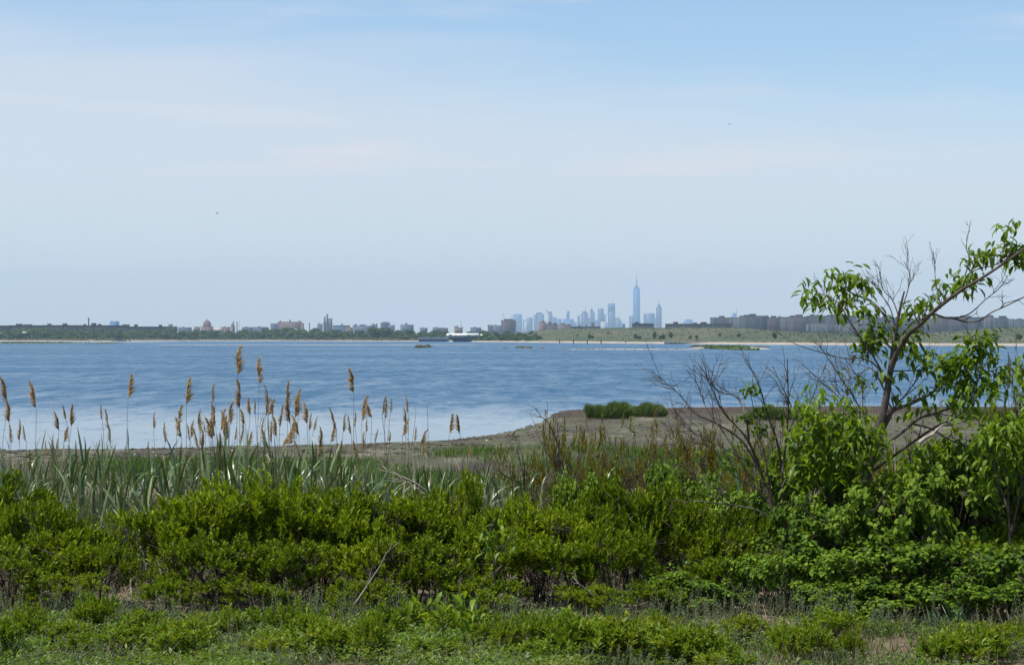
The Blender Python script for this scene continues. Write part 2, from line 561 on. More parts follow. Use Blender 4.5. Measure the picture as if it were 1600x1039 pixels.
# ------------------------------------------------------------------ far shore
FS_PX = np.array([-2500, -200, 60, 160, 230, 420, 660, 760, 850, 1000, 1200, 1400, 1600, 2000, 4500], float)
FS_Y = np.array([2800, 2800, 2780, 2800, 2950, 3060, 2640, 2280, 2010, 1710, 1470, 1300, 1250, 1250, 1250], float)
RG_PX = np.array([-2500, 770, 800, 830, 850, 880, 950, 1050, 1140, 1170, 1200, 1250, 1300, 1350, 1410, 1450, 1500, 1550, 1600, 1700, 4500], float)
RG_PY = np.array([523.5, 523.5, 521.5, 519, 515.5, 513.8, 512.8, 512.2, 512.2, 513.5, 516.5, 520, 522.5, 523.2, 522.8, 521, 516.5, 513.4, 511.8, 511, 511], float)


def far_shore(x, y):
    return np.interp(800 + F * x / y, FS_PX, FS_Y) + 18 * hsh(x * .012, 1.0) + 7 * hsh(x * .05, 2.0)


def fz(x, y):
    x = np.asarray(x, float)
    y = np.asarray(y, float)
    px = 800 + F * x / y
    s = np.interp(px, FS_PX, FS_Y)
    d = y - far_shore(x, y)
    dr = 520.0                                    # distance of the ridge behind the beach
    hr = EYE + (HOR - np.interp(px, RG_PX, RG_PY)) / F * (s + dr)
    k = np.clip(d / dr, 0, 1)
    up = 1.2 + (hr - 1.2) * np.sin(np.clip((k - .10) / .90, 0, 1) * math.pi / 2) ** 1.15
    back = np.clip((d - dr) / 900, 0, 1)
    up = np.where(d > dr, hr + (2.0 - hr) * (3 * back ** 2 - 2 * back ** 3), up)
    beach = np.clip(d / 45, -3, 1) * 1.2
    z = np.where(k > .10, np.maximum(up, 1.2), beach)
    z = z + np.clip(d / 200, 0, 1) * np.where(y < 5000, .35 * hsh(x * .02, y * .02) + .2 * hsh(x * .06, y * .05, 3), 0)
    return np.maximum(z, -1.5)


fr = np.concatenate([np.arange(1150, 3700, 12.0), np.arange(3700, 6000, 150.0), np.arange(6000, 19601, 800.0)])
fu = np.linspace(-1, 1, 400)
YY, UU = np.meshgrid(fr, fu, indexing='ij')
XX = UU * (300 + .32 * YY)
ZZ = fz(XX, YY)
idx = np.arange(YY.size).reshape(YY.shape)
q = np.stack([idx[:-1, :-1], idx[:-1, 1:], idx[1:, 1:], idx[1:, :-1]], -1).reshape(-1, 4)
mf, t = new_mat('far_land')
g = t.nodes.new('ShaderNodeNewGeometry')
sp = t.nodes.new('ShaderNodeSeparateXYZ')
lk(t, g.outputs['Position'], sp.inputs[0])


def fnoise(s_, det=5.0):
    m_ = t.nodes.new('ShaderNodeMapping')
    m_.inputs['Scale'].default_value = (s_, s_ * .35, s_ * 3)
    lk(t, g.outputs['Position'], m_.inputs[0])
    n_ = nn(t, 'ShaderNodeTexNoise', i_Scale=1.0, i_Detail=det, i_Roughness=.68)
    lk(t, m_.outputs[0], n_.inputs['Vector'])
    return n_.outputs[0]


fa, fb = fnoise(.02), fnoise(.09)
meadow = ramp(t, fa, [(.28, (.045, .062, .03)), (.45, (.065, .080, .042)), (.58, (.090, .092, .053)), (.75, (.125, .11, .07))])
fsand = ramp(t, fb, [(.3, (.24, .20, .155)), (.7, (.40, .35, .285))])
fm = t.nodes.new('ShaderNodeMixRGB')
lk(t, smooth(t, mth(t, 'ADD', sp.outputs[2], mth(t, 'MULTIPLY', mth(t, 'SUBTRACT', fb, .5), .8)), 1.15, 1.55), fm.inputs[0])
lk(t, fsand, fm.inputs[1])
lk(t, meadow, fm.inputs[2])
pf = nn(t, 'ShaderNodeBsdfPrincipled', i_Roughness=.95)
pf.inputs['Specular IOR Level'].default_value = .1
lk(t, fm.outputs[0], pf.inputs['Base Color'])
out(t, pf.outputs[0])
tag(obj('far_terrain', mesh_np('far_terrain', np.stack([XX, YY, ZZ], -1), [q], mf, True)), 'sandy far shore rising to grassy landfill hills', 'terrain', kind='structure')

# ------------------------------------------------------------------ bars and banks in the bay
rng = np.random.default_rng(11)
M['sandbar'] = plain_mat('wet_sand', (.28, .25, .20), (.46, .42, .35), .05, .8, .3)
M['marsh_mud'] = plain_mat('marsh_mud', (.045, .045, .025), (.10, .10, .045), .15, .9, .2)


def bar(name, label, px0, px1, y0, y1, h, mat, seed, grass=0, gmat='marsh', gh=.6):
    """A low bar lying in the bay between two pixel rows: a flat tongue of land with a ragged outline."""
    Yn, Yf = EYE * F / (y1 - HOR), EYE * F / (y0 - HOR)
    yc = (Yn + Yf) / 2
    x0, x1 = (px0 - 800) / F * yc, (px1 - 800) / F * yc
    r = np.random.default_rng(seed)
    n, m = 60, 7
    u = np.linspace(-1, 1, n)
    ph = r.uniform(0, 6, 6)
    wid = (1 - np.abs(u) ** 3) ** .5 * (.62 + .25 * np.sin(u * 5 + ph[0]) + .13 * np.sin(u * 13 + ph[1]))
    off = .18 * np.sin(u * 4 + ph[2]) + .1 * np.sin(u * 11 + ph[3])
    V = []
    for j in range(m):
        v = -1 + 2 * j / (m - 1)
        zz = h * (1 - abs(v) ** 3) * (.75 + .25 * np.sin(u * 9 + v * 3 + ph[4])) * np.minimum(1, (1 - np.abs(u)) * 8) - .05
        V.append(np.stack([(x0 + x1) / 2 + u * (x1 - x0) / 2, yc + (off + wid * v) * (Yf - Yn) / 2, zz], -1))
    V = np.concatenate(V)
    c = V.mean(0) * np.array([1, 1, 0])
    i = np.arange(n * m).reshape(m, n)
    o = obj(name, mesh_np(name, V - c, [np.stack([i[:-1, :-1], i[:-1, 1:], i[1:, 1:], i[1:, :-1]], -1).reshape(-1, 4)], mat, True), None, c)
    tag(o, label, name.replace('_', ' '), kind='structure')
    if grass:
        k = r.integers(0, len(V), grass)
        Pn = V[k] + np.stack([r.normal(0, (x1 - x0) / n, grass), r.normal(0, (Yf - Yn) / 16, grass), 0 * k], -1) - c
        Pn[:, 2] = np.maximum(Pn[:, 2] - .1, -.05)
        D = np.stack([r.normal(0, .25, grass), r.normal(0, .25, grass), np.ones(grass)], -1)
        N = np.stack([r.normal(0, .5, grass), -np.ones(grass), 0 * k], -1)
        Vg, Fg = scatter(BLADE5, LEAF5_T, Pn, D, N, r.uniform(.6, 1.2, grass) * gh, gh * 1.2)
        go = obj('marsh_grass', mesh_np('marsh_grass', Vg, [Fg], M[gmat]), o)
        go['kind'] = 'stuff'
    return o


bar('mud_bank', 'dark green marshy mud bank lying off the left beach', -160, 118, 535.2, 537.6, .8, M['marsh_mud'], 1, 900, 'marsh', .8)
bar('mud_bank', 'short dark mud bank off the tip of the longer marshy one', 152, 176, 536.4, 537.4, .7, M['marsh_mud'], 2, 120, 'marsh', .6)
bar('sandbar', 'long thin pale strip standing in for a slick of reflected sky off the wooded shore', 225, 760, 538.7, 539.25, .2, M['sandbar'], 3)  # sky reflection on a calm slick, put into the colour of a pale bar
bar('sandbar', 'pale flat between the left beach and the marshy mud bank', -120, 300, 533.9, 535.0, .2, M['sandbar'], 12)
bar('mud_bank', 'lone dark hump of mud in open water before the moored barge', 652, 671, 541.9, 544.2, 1.2, M['marsh_mud'], 4, 160, 'marsh_dry', .5)
bar('mud_bank', 'small flat dark mud hump left of the sandbar chain', 786, 792, 543.6, 544.8, .5, M['marsh_mud'], 5)
bar('mud_bank', 'low wedge of dark mud at the start of the sandbar chain', 806, 831, 542.6, 544.6, .7, M['marsh_mud'], 6, 160, 'marsh_dry', .4)
bar('mud_bank', 'tiny dark mud hump beside the wedge of mud', 845, 851, 543.9, 545.1, .5, M['marsh_mud'], 7)
bar('sandbar', 'thin pale sandbar chain stretching towards the grassy islets', 880, 1100, 545.6, 546.6, .28, M['sandbar'], 8, 120, 'marsh_dry', .4)
bar('sandbar', 'pale sandbar carrying the two grassy islets', 1085, 1195, 542.6, 545.6, .4, M['sandbar'], 9)
bar('marsh_islet', 'slim grassy islet at the back of the pale sandbar', 1088, 1119, 542.2, 543.8, .7, M['marsh_mud'], 10, 260, 'marsh_dry', .9)
bar('marsh_islet', 'dark grassy islet at the front of the pale sandbar', 1117, 1166, 544.0, 547.6, 1.1, M['marsh_mud'], 13, 420, 'marsh', .9)
bar('marsh_islet', 'narrow dark rim of mud at the right end of the sandbar', 1166, 1200, 542.2, 543.4, .6, M['marsh_mud'], 14, 60, 'marsh_dry', .5)

# ------------------------------------------------------------------ buildings


def grid(mb, x0, x1, z0, z1, side, off, fl=3.1, bay=3.6, w=1.7, h=1.5):
    """Window panes on one face; side 'f' is -Y at y=off, 'l' is -X at x=off, 'r' +X at x=off."""
    nx, nz_ = max(1, int((x1 - x0) / bay)), max(1, int((z1 - z0) / fl))
    nx, nz_ = min(nx, 34), min(nz_, 24)
    cx_ = x0 + (np.arange(nx) + .5) * (x1 - x0) / nx
    cz = z0 + (np.arange(nz_) + .5) * (z1 - z0) / nz_
    A, B = np.meshgrid(cx_, cz)
    A, B = A.ravel(), B.ravel()
    for a, b in ((-1, -1), (1, -1), (1, 1), (-1, 1)):
        pass
    U = np.stack([A - w / 2, A + w / 2, A + w / 2, A - w / 2], 1)
    Zc = np.stack([B - h / 2, B - h / 2, B + h / 2, B + h / 2], 1)
    O = np.full_like(U, off)
    V = np.stack([U, O, Zc], -1) if side == 'f' else np.stack([O, U, Zc], -1)
    mb.add(V.reshape(-1, 3), np.arange(len(A) * 4).reshape(-1, 4))


def block(name, label, px0, px1, ytop, Y, mat, bulk=(), rot=0.0, ratio=.5, group=None, cat='building', ybase=None, win=True, bay=3.6, roofmat=None, bands=False):
    """A block of flats: wall, rooftop bulkheads, window grid. Pixel columns px0..px1, roof at pixel row ytop, Y metres away."""
    Wm = (px1 - px0) / F * Y
    c, s = math.cos(rot), abs(math.sin(rot))
    w = Wm / (c + ratio * s)
    d = w * ratio
    xc = ((px0 + px1) / 2 - 800) / F * Y
    zb = float(fz(xc, Y)) - 1.0
    H = EYE + (HOR - ytop) / F * Y - zb
    root = empty(name, (xc, Y, zb), label, cat, group, rot)
    mb = MB().box(-w / 2, w / 2, -d / 2, d / 2, 0, H)
    if bands:                                     # projecting piers between the bays of flats
        nb = max(2, int(w / 14))
        for i in range(nb + 1):
            xx = -w / 2 + i * w / nb
            mb.box(xx - 1.1, xx + 1.1, -d / 2 - 1.0, -d / 2 + .5, 0, H - .4)
    obj('wall', mb.mesh('wall', M[mat]), root)
    rf = MB().box(-w / 2 - .3, w / 2 + .3, -d / 2 - .3, d / 2 + .3, H + .02, H + 1.0)
    roof_o = obj('roof', rf.mesh('roof', M[roofmat or mat]), root)
    for (a, b, yt) in bulk:
        ba = ((a + b) / 2 - (px0 + px1) / 2) / F * Y / max(c, .3)
        bw = (b - a) / F * Y
        bh = EYE + (HOR - yt) / F * Y - zb - H
        bm = MB().box(ba - bw / 2, ba + bw / 2, -d * .25, d * .25, H + 1.01, H + max(bh, 2.5))
        obj('rooftop_bulkhead', bm.mesh('rooftop_bulkhead', M[roofmat or mat]), roof_o)
    if win:
        gm = MB()
        grid(gm, -w / 2 + 1.5, w / 2 - 1.5, 3, H - 1.2, 'f', -d / 2 - .06, bay=bay)
        grid(gm, -d / 2 + 1.5, d / 2 - 1.5, 3, H - 1.2, 'l' if rot >= 0 else 'r', (-w / 2 - .06) if rot >= 0 else (w / 2 + .06), bay=bay)
        obj('window_grid', gm.mesh('window_grid', M['window']), root)['kind'] = 'stuff'
    return root


HG = 'slab blocks of flats beyond the landfill hill'
Ys = 3900
block('apartment_block', 'low dark block with one bulkhead standing before the tallest skyscraper', 988, 1021, 506.3, 3500, 'brick_dark', [(992, 998, 502.8)], 0, .3)
block('apartment_block', 'long low dark block with three bulkheads on the hill crest', 1040, 1143, 506.8, 3500, 'brick_dark', [(1052, 1059, 503), (1083, 1089, 504.2), (1095, 1104, 503.2)], 0, .15, bands=True)
spec = [
    (1110, 1148, 497, 4300, 'block', [(1124.5, 1131, 493.6)], .25, .5, 'stepped brown slab at the left end of the housing estate'),
    (1140, 1166, 496.4, 4250, 'concrete', [(1157, 1161, 494.4)], .1, .5, 'grey slab beside the stepped brown one in the estate'),
    (1156, 1200, 494.2, Ys, 'block', [(1164, 1168.5, 492.4), (1173, 1179, 490.4)], .35, .6, 'broad brown slab with a tall bulkhead in the estate'),
    (1195, 1218, 497, Ys, 'brick', [(1205.5, 1211.5, 493.6)], .45, .7, 'brown slab with one square bulkhead in the estate'),
    (1215, 1240, 496.2, Ys + 60, 'concrete', [(1216, 1220, 495)], -.2, .5, 'plain grey slab between two bulkheaded ones in the estate'),
    (1232, 1264, 495.6, Ys - 60, 'brick', [(1236, 1240, 493), (1245, 1252, 491.4)], .4, .7, 'tall brown slab with two bulkheads in the estate'),
    (1260, 1292, 494.4, Ys + 60, 'block', [(1266.5, 1271, 491.2), (1274, 1279, 492.2)], .2, .5, 'tall slab behind the lower grey block of the estate'),
    (1290, 1332, 494, Ys, 'block', [(1293, 1301, 492.4), (1314, 1320, 490.4)], .25, .5, 'long tall slab rising behind the cherry tree leaves'),
    (1330, 1366, 495.2, Ys + 40, 'concrete', [(1343, 1348, 492.6)], -.25, .5, 'grey slab seen between the cherry tree boughs'),
    (1364, 1402, 497, Ys + 80, 'block', [(1380, 1386, 494)], .3, .5, 'slab seen just behind the cherry tree trunk'),
    (1400, 1444, 499.6, 4000, 'block', [(1420, 1426, 497)], .2, .5, 'slab just right of the cherry tree trunk'),
    (1440, 1482, 497.6, 4000, 'brick', [(1462, 1468, 495)], .3, .5, 'brown slab under the long right bough of the tree'),
    (1478, 1512, 495.6, 4050, 'brick', [(1503, 1509, 492.6)], .3, .6, 'brown slab above the foot of the right hand hill'),
    (1508, 1537, 496.4, 4000, 'block', [(1512, 1517, 493)], -.2, .5, 'slab beside the stepped tower in the estate'),
    (1535, 1552, 495.6, 4050, 'concrete', [(1543, 1551, 492.4)], .3, .8, 'stepped tower with a wide bulkhead in the estate'),
    (1550, 1574, 497.4, 4050, 'block', [(1562, 1572, 493.6)], .3, .6, 'last tall slab before the gap at the estate edge'),
    (1574, 1585, 499, 4100, 'concrete', [], .2, .7, 'short grey slab closing the estate before the gap'),
    (1587, 1625, 499.6, 4600, 'block', [(1590, 1595, 498)], .2, .5, 'separate distant slab beyond the gap in the estate'),
]
for a, b, yt, Y, mt, bk, ro, ra, lab in spec:
    block('apartment_block', lab, a, b, yt, Y, mt, bk, ro, ra, HG, bands=True)
block('apartment_block', 'lower grey block standing in front of the tall slabs', 1260, 1306, 506.6, 3600, 'concrete', [(1285, 1291, 504.6)], .1, .35, HG, bands=True)
block('apartment_block', 'lower grey block in front of the slabs, half behind leaves', 1310, 1352, 507.2, 3600, 'concrete', [(1330, 1335, 505.4)], .1, .35, HG, bands=True)

# Brooklyn in the middle distance
block('apartment_block', 'reddish brown tower block left of the skyscraper cluster', 783, 806, 500.8, 5200, 'brick', [(788.5, 800.5, 498.4)], .55, .9)
block('apartment_block', 'pinkish brick block with a stair tower under the skyscrapers', 841.5, 853, 504.4, 4800, 'brick_pale', [(846.5, 850, 500.6)], .6, 1.0)
block('apartment_block', 'shaded brick wing beside the pinkish block under the skyscrapers', 852, 871, 507, 4850, 'brick', [(857.5, 860.5, 502.6), (866, 868.5, 504.4)], -.5, .5)
block('apartment_block', 'low pink block with a pitched bulkhead under the skyscrapers', 871, 887, 507.6, 4900, 'brick_pale', [(876, 882, 505)], .4, .6)
block('apartment_block', 'small brown block at the end of the pink row', 886, 892.5, 507.4, 4850, 'brick', [], -.5, .7)
block('brick_tower', 'squat red brick stub on the hill crest before the towers', 923.6, 929, 504.8, 4300, 'brick', [], .5, 1.0, win=False)
block('row_building', 'low dark row along the hill crest under the towers', 892, 938, 511.2, 3900, 'brick_dark', [(903, 908, 509.4), (915, 917, 507.6)], 0, .1, win=False)
block('row_building', 'blue grey low block left of the red tower block', 768, 786, 509, 6000, 'grey_tower', [(771, 776, 508)], .2, .5)
block('brick_tower', 'small brown twin tower house near the shore woods', 762, 770, 509.4, 5600, 'brick', [(762.3, 764, 507.2), (766, 768.4, 508.2)], .3, .8)
block('row_building', 'small house on the hill crest just right of the brick stub', 972, 976, 508, 3900, 'grey_tower', [], .3, .8, win=False)

# left: the long dark rows
LG = 'long dark rows of flats behind the left woods'
rows_l = [(-60, 18, 509.6, [(-20, -12, 507)], 'dark flat roofed row at the far left behind the woods'),
          (14, 70, 509.2, [(25, 35, 506), (37, 50, 507)], 'dark row with a cluster of bulkheads left of the chimney'),
          (66, 128, 509.0, [(74, 80, 505.8), (98, 105, 505.4)], 'dark row with two separate bulkheads left of the chimney'),
          (124, 200, 509.2, [(131, 134, 506.2), (143, 150, 504.8), (153, 158, 506.2)], 'dark row at the foot of the slim chimney'),
          (192, 276, 511.2, [(192, 197, 506.8), (197.5, 202, 507), (210, 215, 507), (248.5, 253, 507.2)], 'dark row with four bulkheads right of the pale blue block')]
for a, b, yt, bk, lab in rows_l:
    block('apartment_row', lab, a, b, yt, 3500, 'brick_dark', bk, 0.0, .14, LG)
block('apartment_block', 'small grey block peeping over the end of the dark row', 263, 270, 507.2, 4600, 'grey_tower', [], .3, .7, win=False)


def chimney(label, px, ytop, Y, r, mat, cap=True, name='chimney', cat='chimney'):
    x = (px - 800) / F * Y
    zb = float(fz(x, Y)) - 1
    H = EYE + (HOR - ytop) / F * Y - zb
    o = empty(name, (x, Y, zb), label, cat)
    obj('shaft', MB().lathe(0, 0, [(r * 1.15, 0), (r * .9, H - 2), (r * .9, H), (0, H)], 12).mesh('shaft', M[mat], False), o)
    if cap:
        obj('rim', MB().lathe(0, 0, [(r * .92, H - 3.2), (r * 1.2, H - 3), (r * 1.2, H - .2), (r * .92, H + .02)], 12).mesh('rim', M['dark_metal']), o)
    return o


chimney('slim dark chimney rising over the long dark rows', 138.5, 496.5, 3600, 1.05, 'brick', True)
chimney('slim chimney just right of the stepped church tower', 370.2, 502.2, 5200, 1.3, 'brick_pale', False)
chimney('short thin chimney between the long grey block and the twin shafts', 483.5, 504.4, 5200, 1.2, 'brick_pale', True)
# thin masts


def mast(label, px, ytop, Y, r=.45):
    x = (px - 800) / F * Y
    zb = float(fz(x, Y)) - 1
    H = EYE + (HOR - ytop) / F * Y - zb
    o = empty('radio_mast', (x, Y, zb), label, 'mast')
    mb = MB()
    for k in range(3):
        a = 2.1 * k
        mb.tube([(r * 1.6 * math.cos(a), r * 1.6 * math.sin(a), 0), (.15 * math.cos(a), .15 * math.sin(a), H)], [r * .45, r * .25], 4)
    obj('lattice_leg', mb.mesh('lattice_leg', M['dark_metal']), o)
    rg = MB()
    for z in np.linspace(H * .1, H * .95, 14):
        k = r * 1.6 * (1 - z / H) + .15
        rg.box(-k, k, -k, k, z - .2, z + .2)
    obj('brace', rg.mesh('brace', M['dark_metal']), o)['kind'] = 'stuff'


mast('thin radio mast right of the slim chimney by the church', 373.6, 498.5, 5200, .5)
mast('thin radio mast over the woods left of the barge', 720.4, 500, 5200, .5)
mast('thin pale mast beside the lone blue glass tower', 1150.8, 482, 8000, .9)

# dome
xd, Yd = (323.5 - 800) / F * 5000, 5000
zb = float(fz(xd, Yd)) - 1
dm = empty('domed_hall', (xd, Yd, zb), 'reddish domed hall with a small lantern above the left woods', 'building')
s = Yd / F
hb = EYE + (HOR - 509) * s - zb
ht = EYE + (HOR - 500) * s - zb
obj('wall', MB().box(-8.6 * s, 8.6 * s, -8 * s, 8 * s, 0, hb - 1.2 * s).mesh('wall', M['brick_pale']), dm)
obj('drum', MB().lathe(0, 0, [(6.3 * s, hb - 1.3 * s), (6.3 * s, hb + 2.2 * s), (6.0 * s, hb + 2.4 * s)], 16).mesh('drum', M['rust_dome'], True), dm)
obj('dome', MB().lathe(0, 0, [(6.0 * s * math.cos(a), hb + 2.3 * s + (ht - hb - 2.3 * s) * math.sin(a)) for a in np.linspace(0, 1.5, 8)], 16).mesh('dome', M['rust_dome'], True), dm)
obj('lantern', MB().lathe(0, 0, [(.9 * s, ht - .4 * s), (.9 * s, ht + .7 * s), (.15 * s, ht + 1.2 * s), (.1 * s, ht + 3.0 * s), (0, ht + 3.0 * s)], 8).mesh('lantern', M['concrete']), dm)
wm = MB()
for k in range(16):
    a = 2 * math.pi * k / 16
    x, y = 6.36 * s * math.cos(a), 6.36 * s * math.sin(a)
    wm.box(x - .6, x + .6, y - .6, y + .6, hb + .2 * s, hb + 1.7 * s)
obj('window_grid', wm.mesh('window_grid', M['window']), dm)['kind'] = 'stuff'

# church like stepped tower
xc_, Yc = (364.0 - 800) / F * 5100, 5100
zb = float(fz(xc_, Yc)) - 1
ch = empty('church', (xc_, Yc, zb), 'brown church with a stepped gable and one tall tower', 'church')
s = Yc / F
zt = lambda py: EYE + (HOR - py) * s - zb
obj('nave', MB().box(-3 * s, 2.6 * s, -3 * s, 4 * s, 0, zt(509)).mesh('nave', M['brick_pale']), ch)
obj('roof', MB().box(-3 * s, 1.6 * s, -3.05 * s, 4.05 * s, zt(509) + .01, zt(505.5), .4).mesh('roof', M['brick']), ch)
obj('tower', MB().box(.2 * s, 1.8 * s, -3.6 * s, -2.0 * s, 0, zt(503)).mesh('tower', M['brick']), ch)
obj('spire', MB().box(.2 * s, 1.8 * s, -3.6 * s, -2.0 * s, zt(503) + .01, zt(501.4), .3).mesh('spire', M['dark_metal']), ch)

block('office_block', 'pale blue block on the skyline above the dark rows', 171, 187, 503.2, 6500, 'glass_tower', [(173, 178, 502.2), (180, 184, 501.8)], .2, .6)
# long hospital with three roof towers
hp = block('apartment_block', 'long pinkish grey block with three roof turrets over the woods', 434, 472, 503.4, 5200, 'brick_pale', [(437.5, 439.3, 500.6), (452, 454.2, 499.6), (467, 468.8, 500.6)], .15, .35, bands=True)
block('apartment_block', 'lower grey wing at the left of the turreted block', 422.5, 434.5, 506, 5250, 'grey_tower', [], .15, .5)
block('apartment_block', 'short end wing at the right of the turreted block', 470, 475, 506, 5150, 'brick_pale', [], -.3, .8)
block('apartment_block', 'small blue grey block with a knob left of the twin shafts', 495.5, 504, 507, 5600, 'grey_tower', [(498.5, 500, 504.4)], .3, .7)
block('tower_block', 'tall slab at the right side of the twin shafts', 512.6, 519.2, 498.6, 5600, 'grey_tower', [], -.3, .8)
block('tower_block', 'low base block below the twin shafts', 504.8, 513, 503.4, 5600, 'grey_tower', [], .2, .8)
chimney('shorter pinkish shaft of the twin pair on the skyline', 507.4, 495, 5560, 2.5, 'brick_pale', False, 'shaft_tower', 'tower')
chimney('taller pinkish shaft of the twin pair on the skyline', 511.4, 491, 5560, 2.2, 'brick_pale', True, 'shaft_tower', 'tower')
block('row_building', 'long low grey row right of the twin shafts', 520, 547, 509, 5600, 'grey_tower', [(533, 535.4, 505.6)], 0, .3)
block('row_building', 'low grey row with a flat canopy over the woods', 552, 586, 509.6, 5400, 'grey_tower', [(553.5, 558, 506.6), (562, 571, 507)], .1, .4)
block('row_building', 'low pale gable end between the two grey rows', 547, 552, 509.4, 5500, 'pale', [], .3, .9, win=False)
block('office_block', 'grey block with small roof posts left of the round hall', 579, 590, 508, 5600, 'grey_tower', [(582, 585, 505.8), (588, 589.4, 505)], .2, .6)
xg, Yg = (602 - 800) / F * 6000, 6000
zb = float(fz(xg, Yg)) - 1
rh = empty('round_hall', (xg, Yg, zb), 'round blue grey hall with a shallow roof above the big tree', 'building')
s = Yg / F
zt = lambda py: EYE + (HOR - py) * s - zb
obj('wall', MB().lathe(0, 0, [(7.4 * s, 0), (7.4 * s, zt(504.6))], 20).mesh('wall', M['grey_tower'], True), rh)
obj('roof', MB().lathe(0, 0, [(7.6 * s, zt(504.7)), (5.6 * s, zt(503.4)), (2 * s, zt(502.6)), (0, zt(502.5))], 20).mesh('roof', M['concrete'], True), rh)
block('office_block', 'lower wing at the right of the round hall', 606, 617, 508.6, 5950, 'grey_tower', [], .2, .6)
block('apartment_block', 'wide blue grey block with a central knob over the woods', 625.5, 646.5, 508, 5600, 'grey_tower', [(633.5, 636, 504.6)], .25, .5)
block('office_block', 'small pinkish works with short stacks over the woods', 710, 723, 512.4, 4600, 'brick_pale', [(710.4, 711.4, 509), (713.5, 715.4, 508.8), (722, 723, 511)], .3, .5)
# low roofs between the trees
HS = 'low houses showing over the left woods'
houses = [(278, 300, 512.4, 'grey_tower', 'low grey houses at the end of the dark rows'), (303, 313, 511.6, 'brick_pale', 'low pinkish house left of the domed hall'),
          (334, 350, 512.2, 'pale', 'low pale houses right of the domed hall'), (346, 360, 511.6, 'brick_pale', 'pinkish roofs at the foot of the brown church'),
          (378, 396, 512, 'grey_tower', 'low grey houses right of the radio mast'), (396, 420, 511.8, 'grey_tower', 'low grey houses before the turreted block'),
          (656, 668, 513.2, 'grey_tower', 'low roof with a chimney above the left woods'), (676, 690, 512.8, 'grey_tower', 'low grey house left of the pinkish works'),
          (735, 752, 512.6, 'grey_tower', 'low grey row above the barge'), (318, 332, 511, 'brick_pale', 'low pink wing at the foot of the domed hall'),
          (540, 552, 512, 'brick_pale', 'small pinkish houses at the foot of the grey rows'), (690, 700, 513.4, 'brick', 'brown cottage over the woods left of the works')]
for a, b, yt, mt, lab in houses:
    block('house', lab, a, b, yt, 4400, mt, [(a + (b - a) * .3, a + (b - a) * .45, yt - 1.4)], .2, .4, HS, 'house', win=True)

# ------------------------------------------------------------------ the skyscrapers
YM = 16500.0
SM = YM / F


def tower(label, px0, px1, ytop, mat='glass_tower', steps=(), name='skyscraper', rot=.3, dY=0.0, top=None, spire=None):
    """Main shaft plus set-backs (px0, px1, ytop) as parts; top: ('pyramid'|'dome'|'slant', ytop); spire: (px, ytop)."""
    Y = YM + dY
    s_ = Y / F
    xc_ = ((px0 + px1) / 2 - 800) * s_
    Z = lambda py: EYE + (HOR - py) * s_ - 1.0
    w = (px1 - px0) * s_
    root = empty(name, (xc_, Y, 1.0), label, 'skyscraper', None, 0)
    k = w / (math.cos(rot) + math.sin(abs(rot)))

    def rbox(cx_, ww, z0, z1, taper=1.0):
        b = MB().box(-ww / 2, ww / 2, -ww / 2, ww / 2, z0, z1, taper)
        V = np.concatenate(b.v)
        c_, s2 = math.cos(rot), math.sin(rot)
        V = np.stack([V[:, 0] * c_ - V[:, 1] * s2 + cx_, V[:, 0] * s2 + V[:, 1] * c_, V[:, 2]], -1)
        b.v = [V]
        return b
    obj('shaft', rbox(0, k, 0, Z(ytop)).mesh('shaft', M[mat]), root)
    # spandrel bands at every few storeys, standing a little proud of the glass
    bd = MB()
    zs = np.arange(18, Z(ytop) - 4, 16.0)
    for z in zs:
        b = rbox(0, k + 1.0, z, z + 2.2)
        bd.add(np.concatenate(b.v), np.concatenate(b.q))
    if len(zs):
        obj('spandrel_band', bd.mesh('spandrel_band', M['grey_tower']), root)['kind'] = 'stuff'
    for i, (a, b_, yt) in enumerate(steps):
        ww = (b_ - a) * s_ / (math.cos(rot) + math.sin(abs(rot)))
        if yt < ytop:
            bb = rbox(((a + b_) / 2 - (px0 + px1) / 2) * s_, ww, Z(ytop) + .05, Z(yt))
        else:
            bb = rbox(((a + b_) / 2 - (px0 + px1) / 2) * s_, ww, 0, Z(yt))
        obj('setback', bb.mesh('setback', M[mat]), root)
    tb = min([ytop] + [st[2] for st in steps])
    wt_ = k if tb == ytop else (steps[-1][1] - steps[-1][0]) * s_ / (math.cos(rot) + math.sin(abs(rot)))
    if top:
        kind_, yt = top
        if kind_ == 'pyramid':
            obj('pyramid_top', rbox(0, wt_, Z(tb) + .05, Z(yt), .05).mesh('pyramid_top', M[mat]), root)
        elif kind_ == 'dome':
            obj('rounded_top', MB().lathe(0, 0, [(wt_ * .58 * math.cos(a), Z(tb) + (Z(yt) - Z(tb)) * math.sin(a)) for a in np.linspace(0, 1.5, 6)], 14).mesh('rounded_top', M[mat], True), root)
        else:
            obj('crown', rbox(0, wt_, Z(tb) + .05, Z(yt), .55).mesh('crown', M[mat]), root)
        tb = yt
    if spire:
        sx_, sy_ = spire
        dx = (sx_ - (px0 + px1) / 2) * s_
        obj('spire', MB().tube([(dx, 0, Z(tb) - 4), (dx, 0, Z(sy_))], [2.4, .9], 5).mesh('spire', M['grey_tower']), root)
    return root


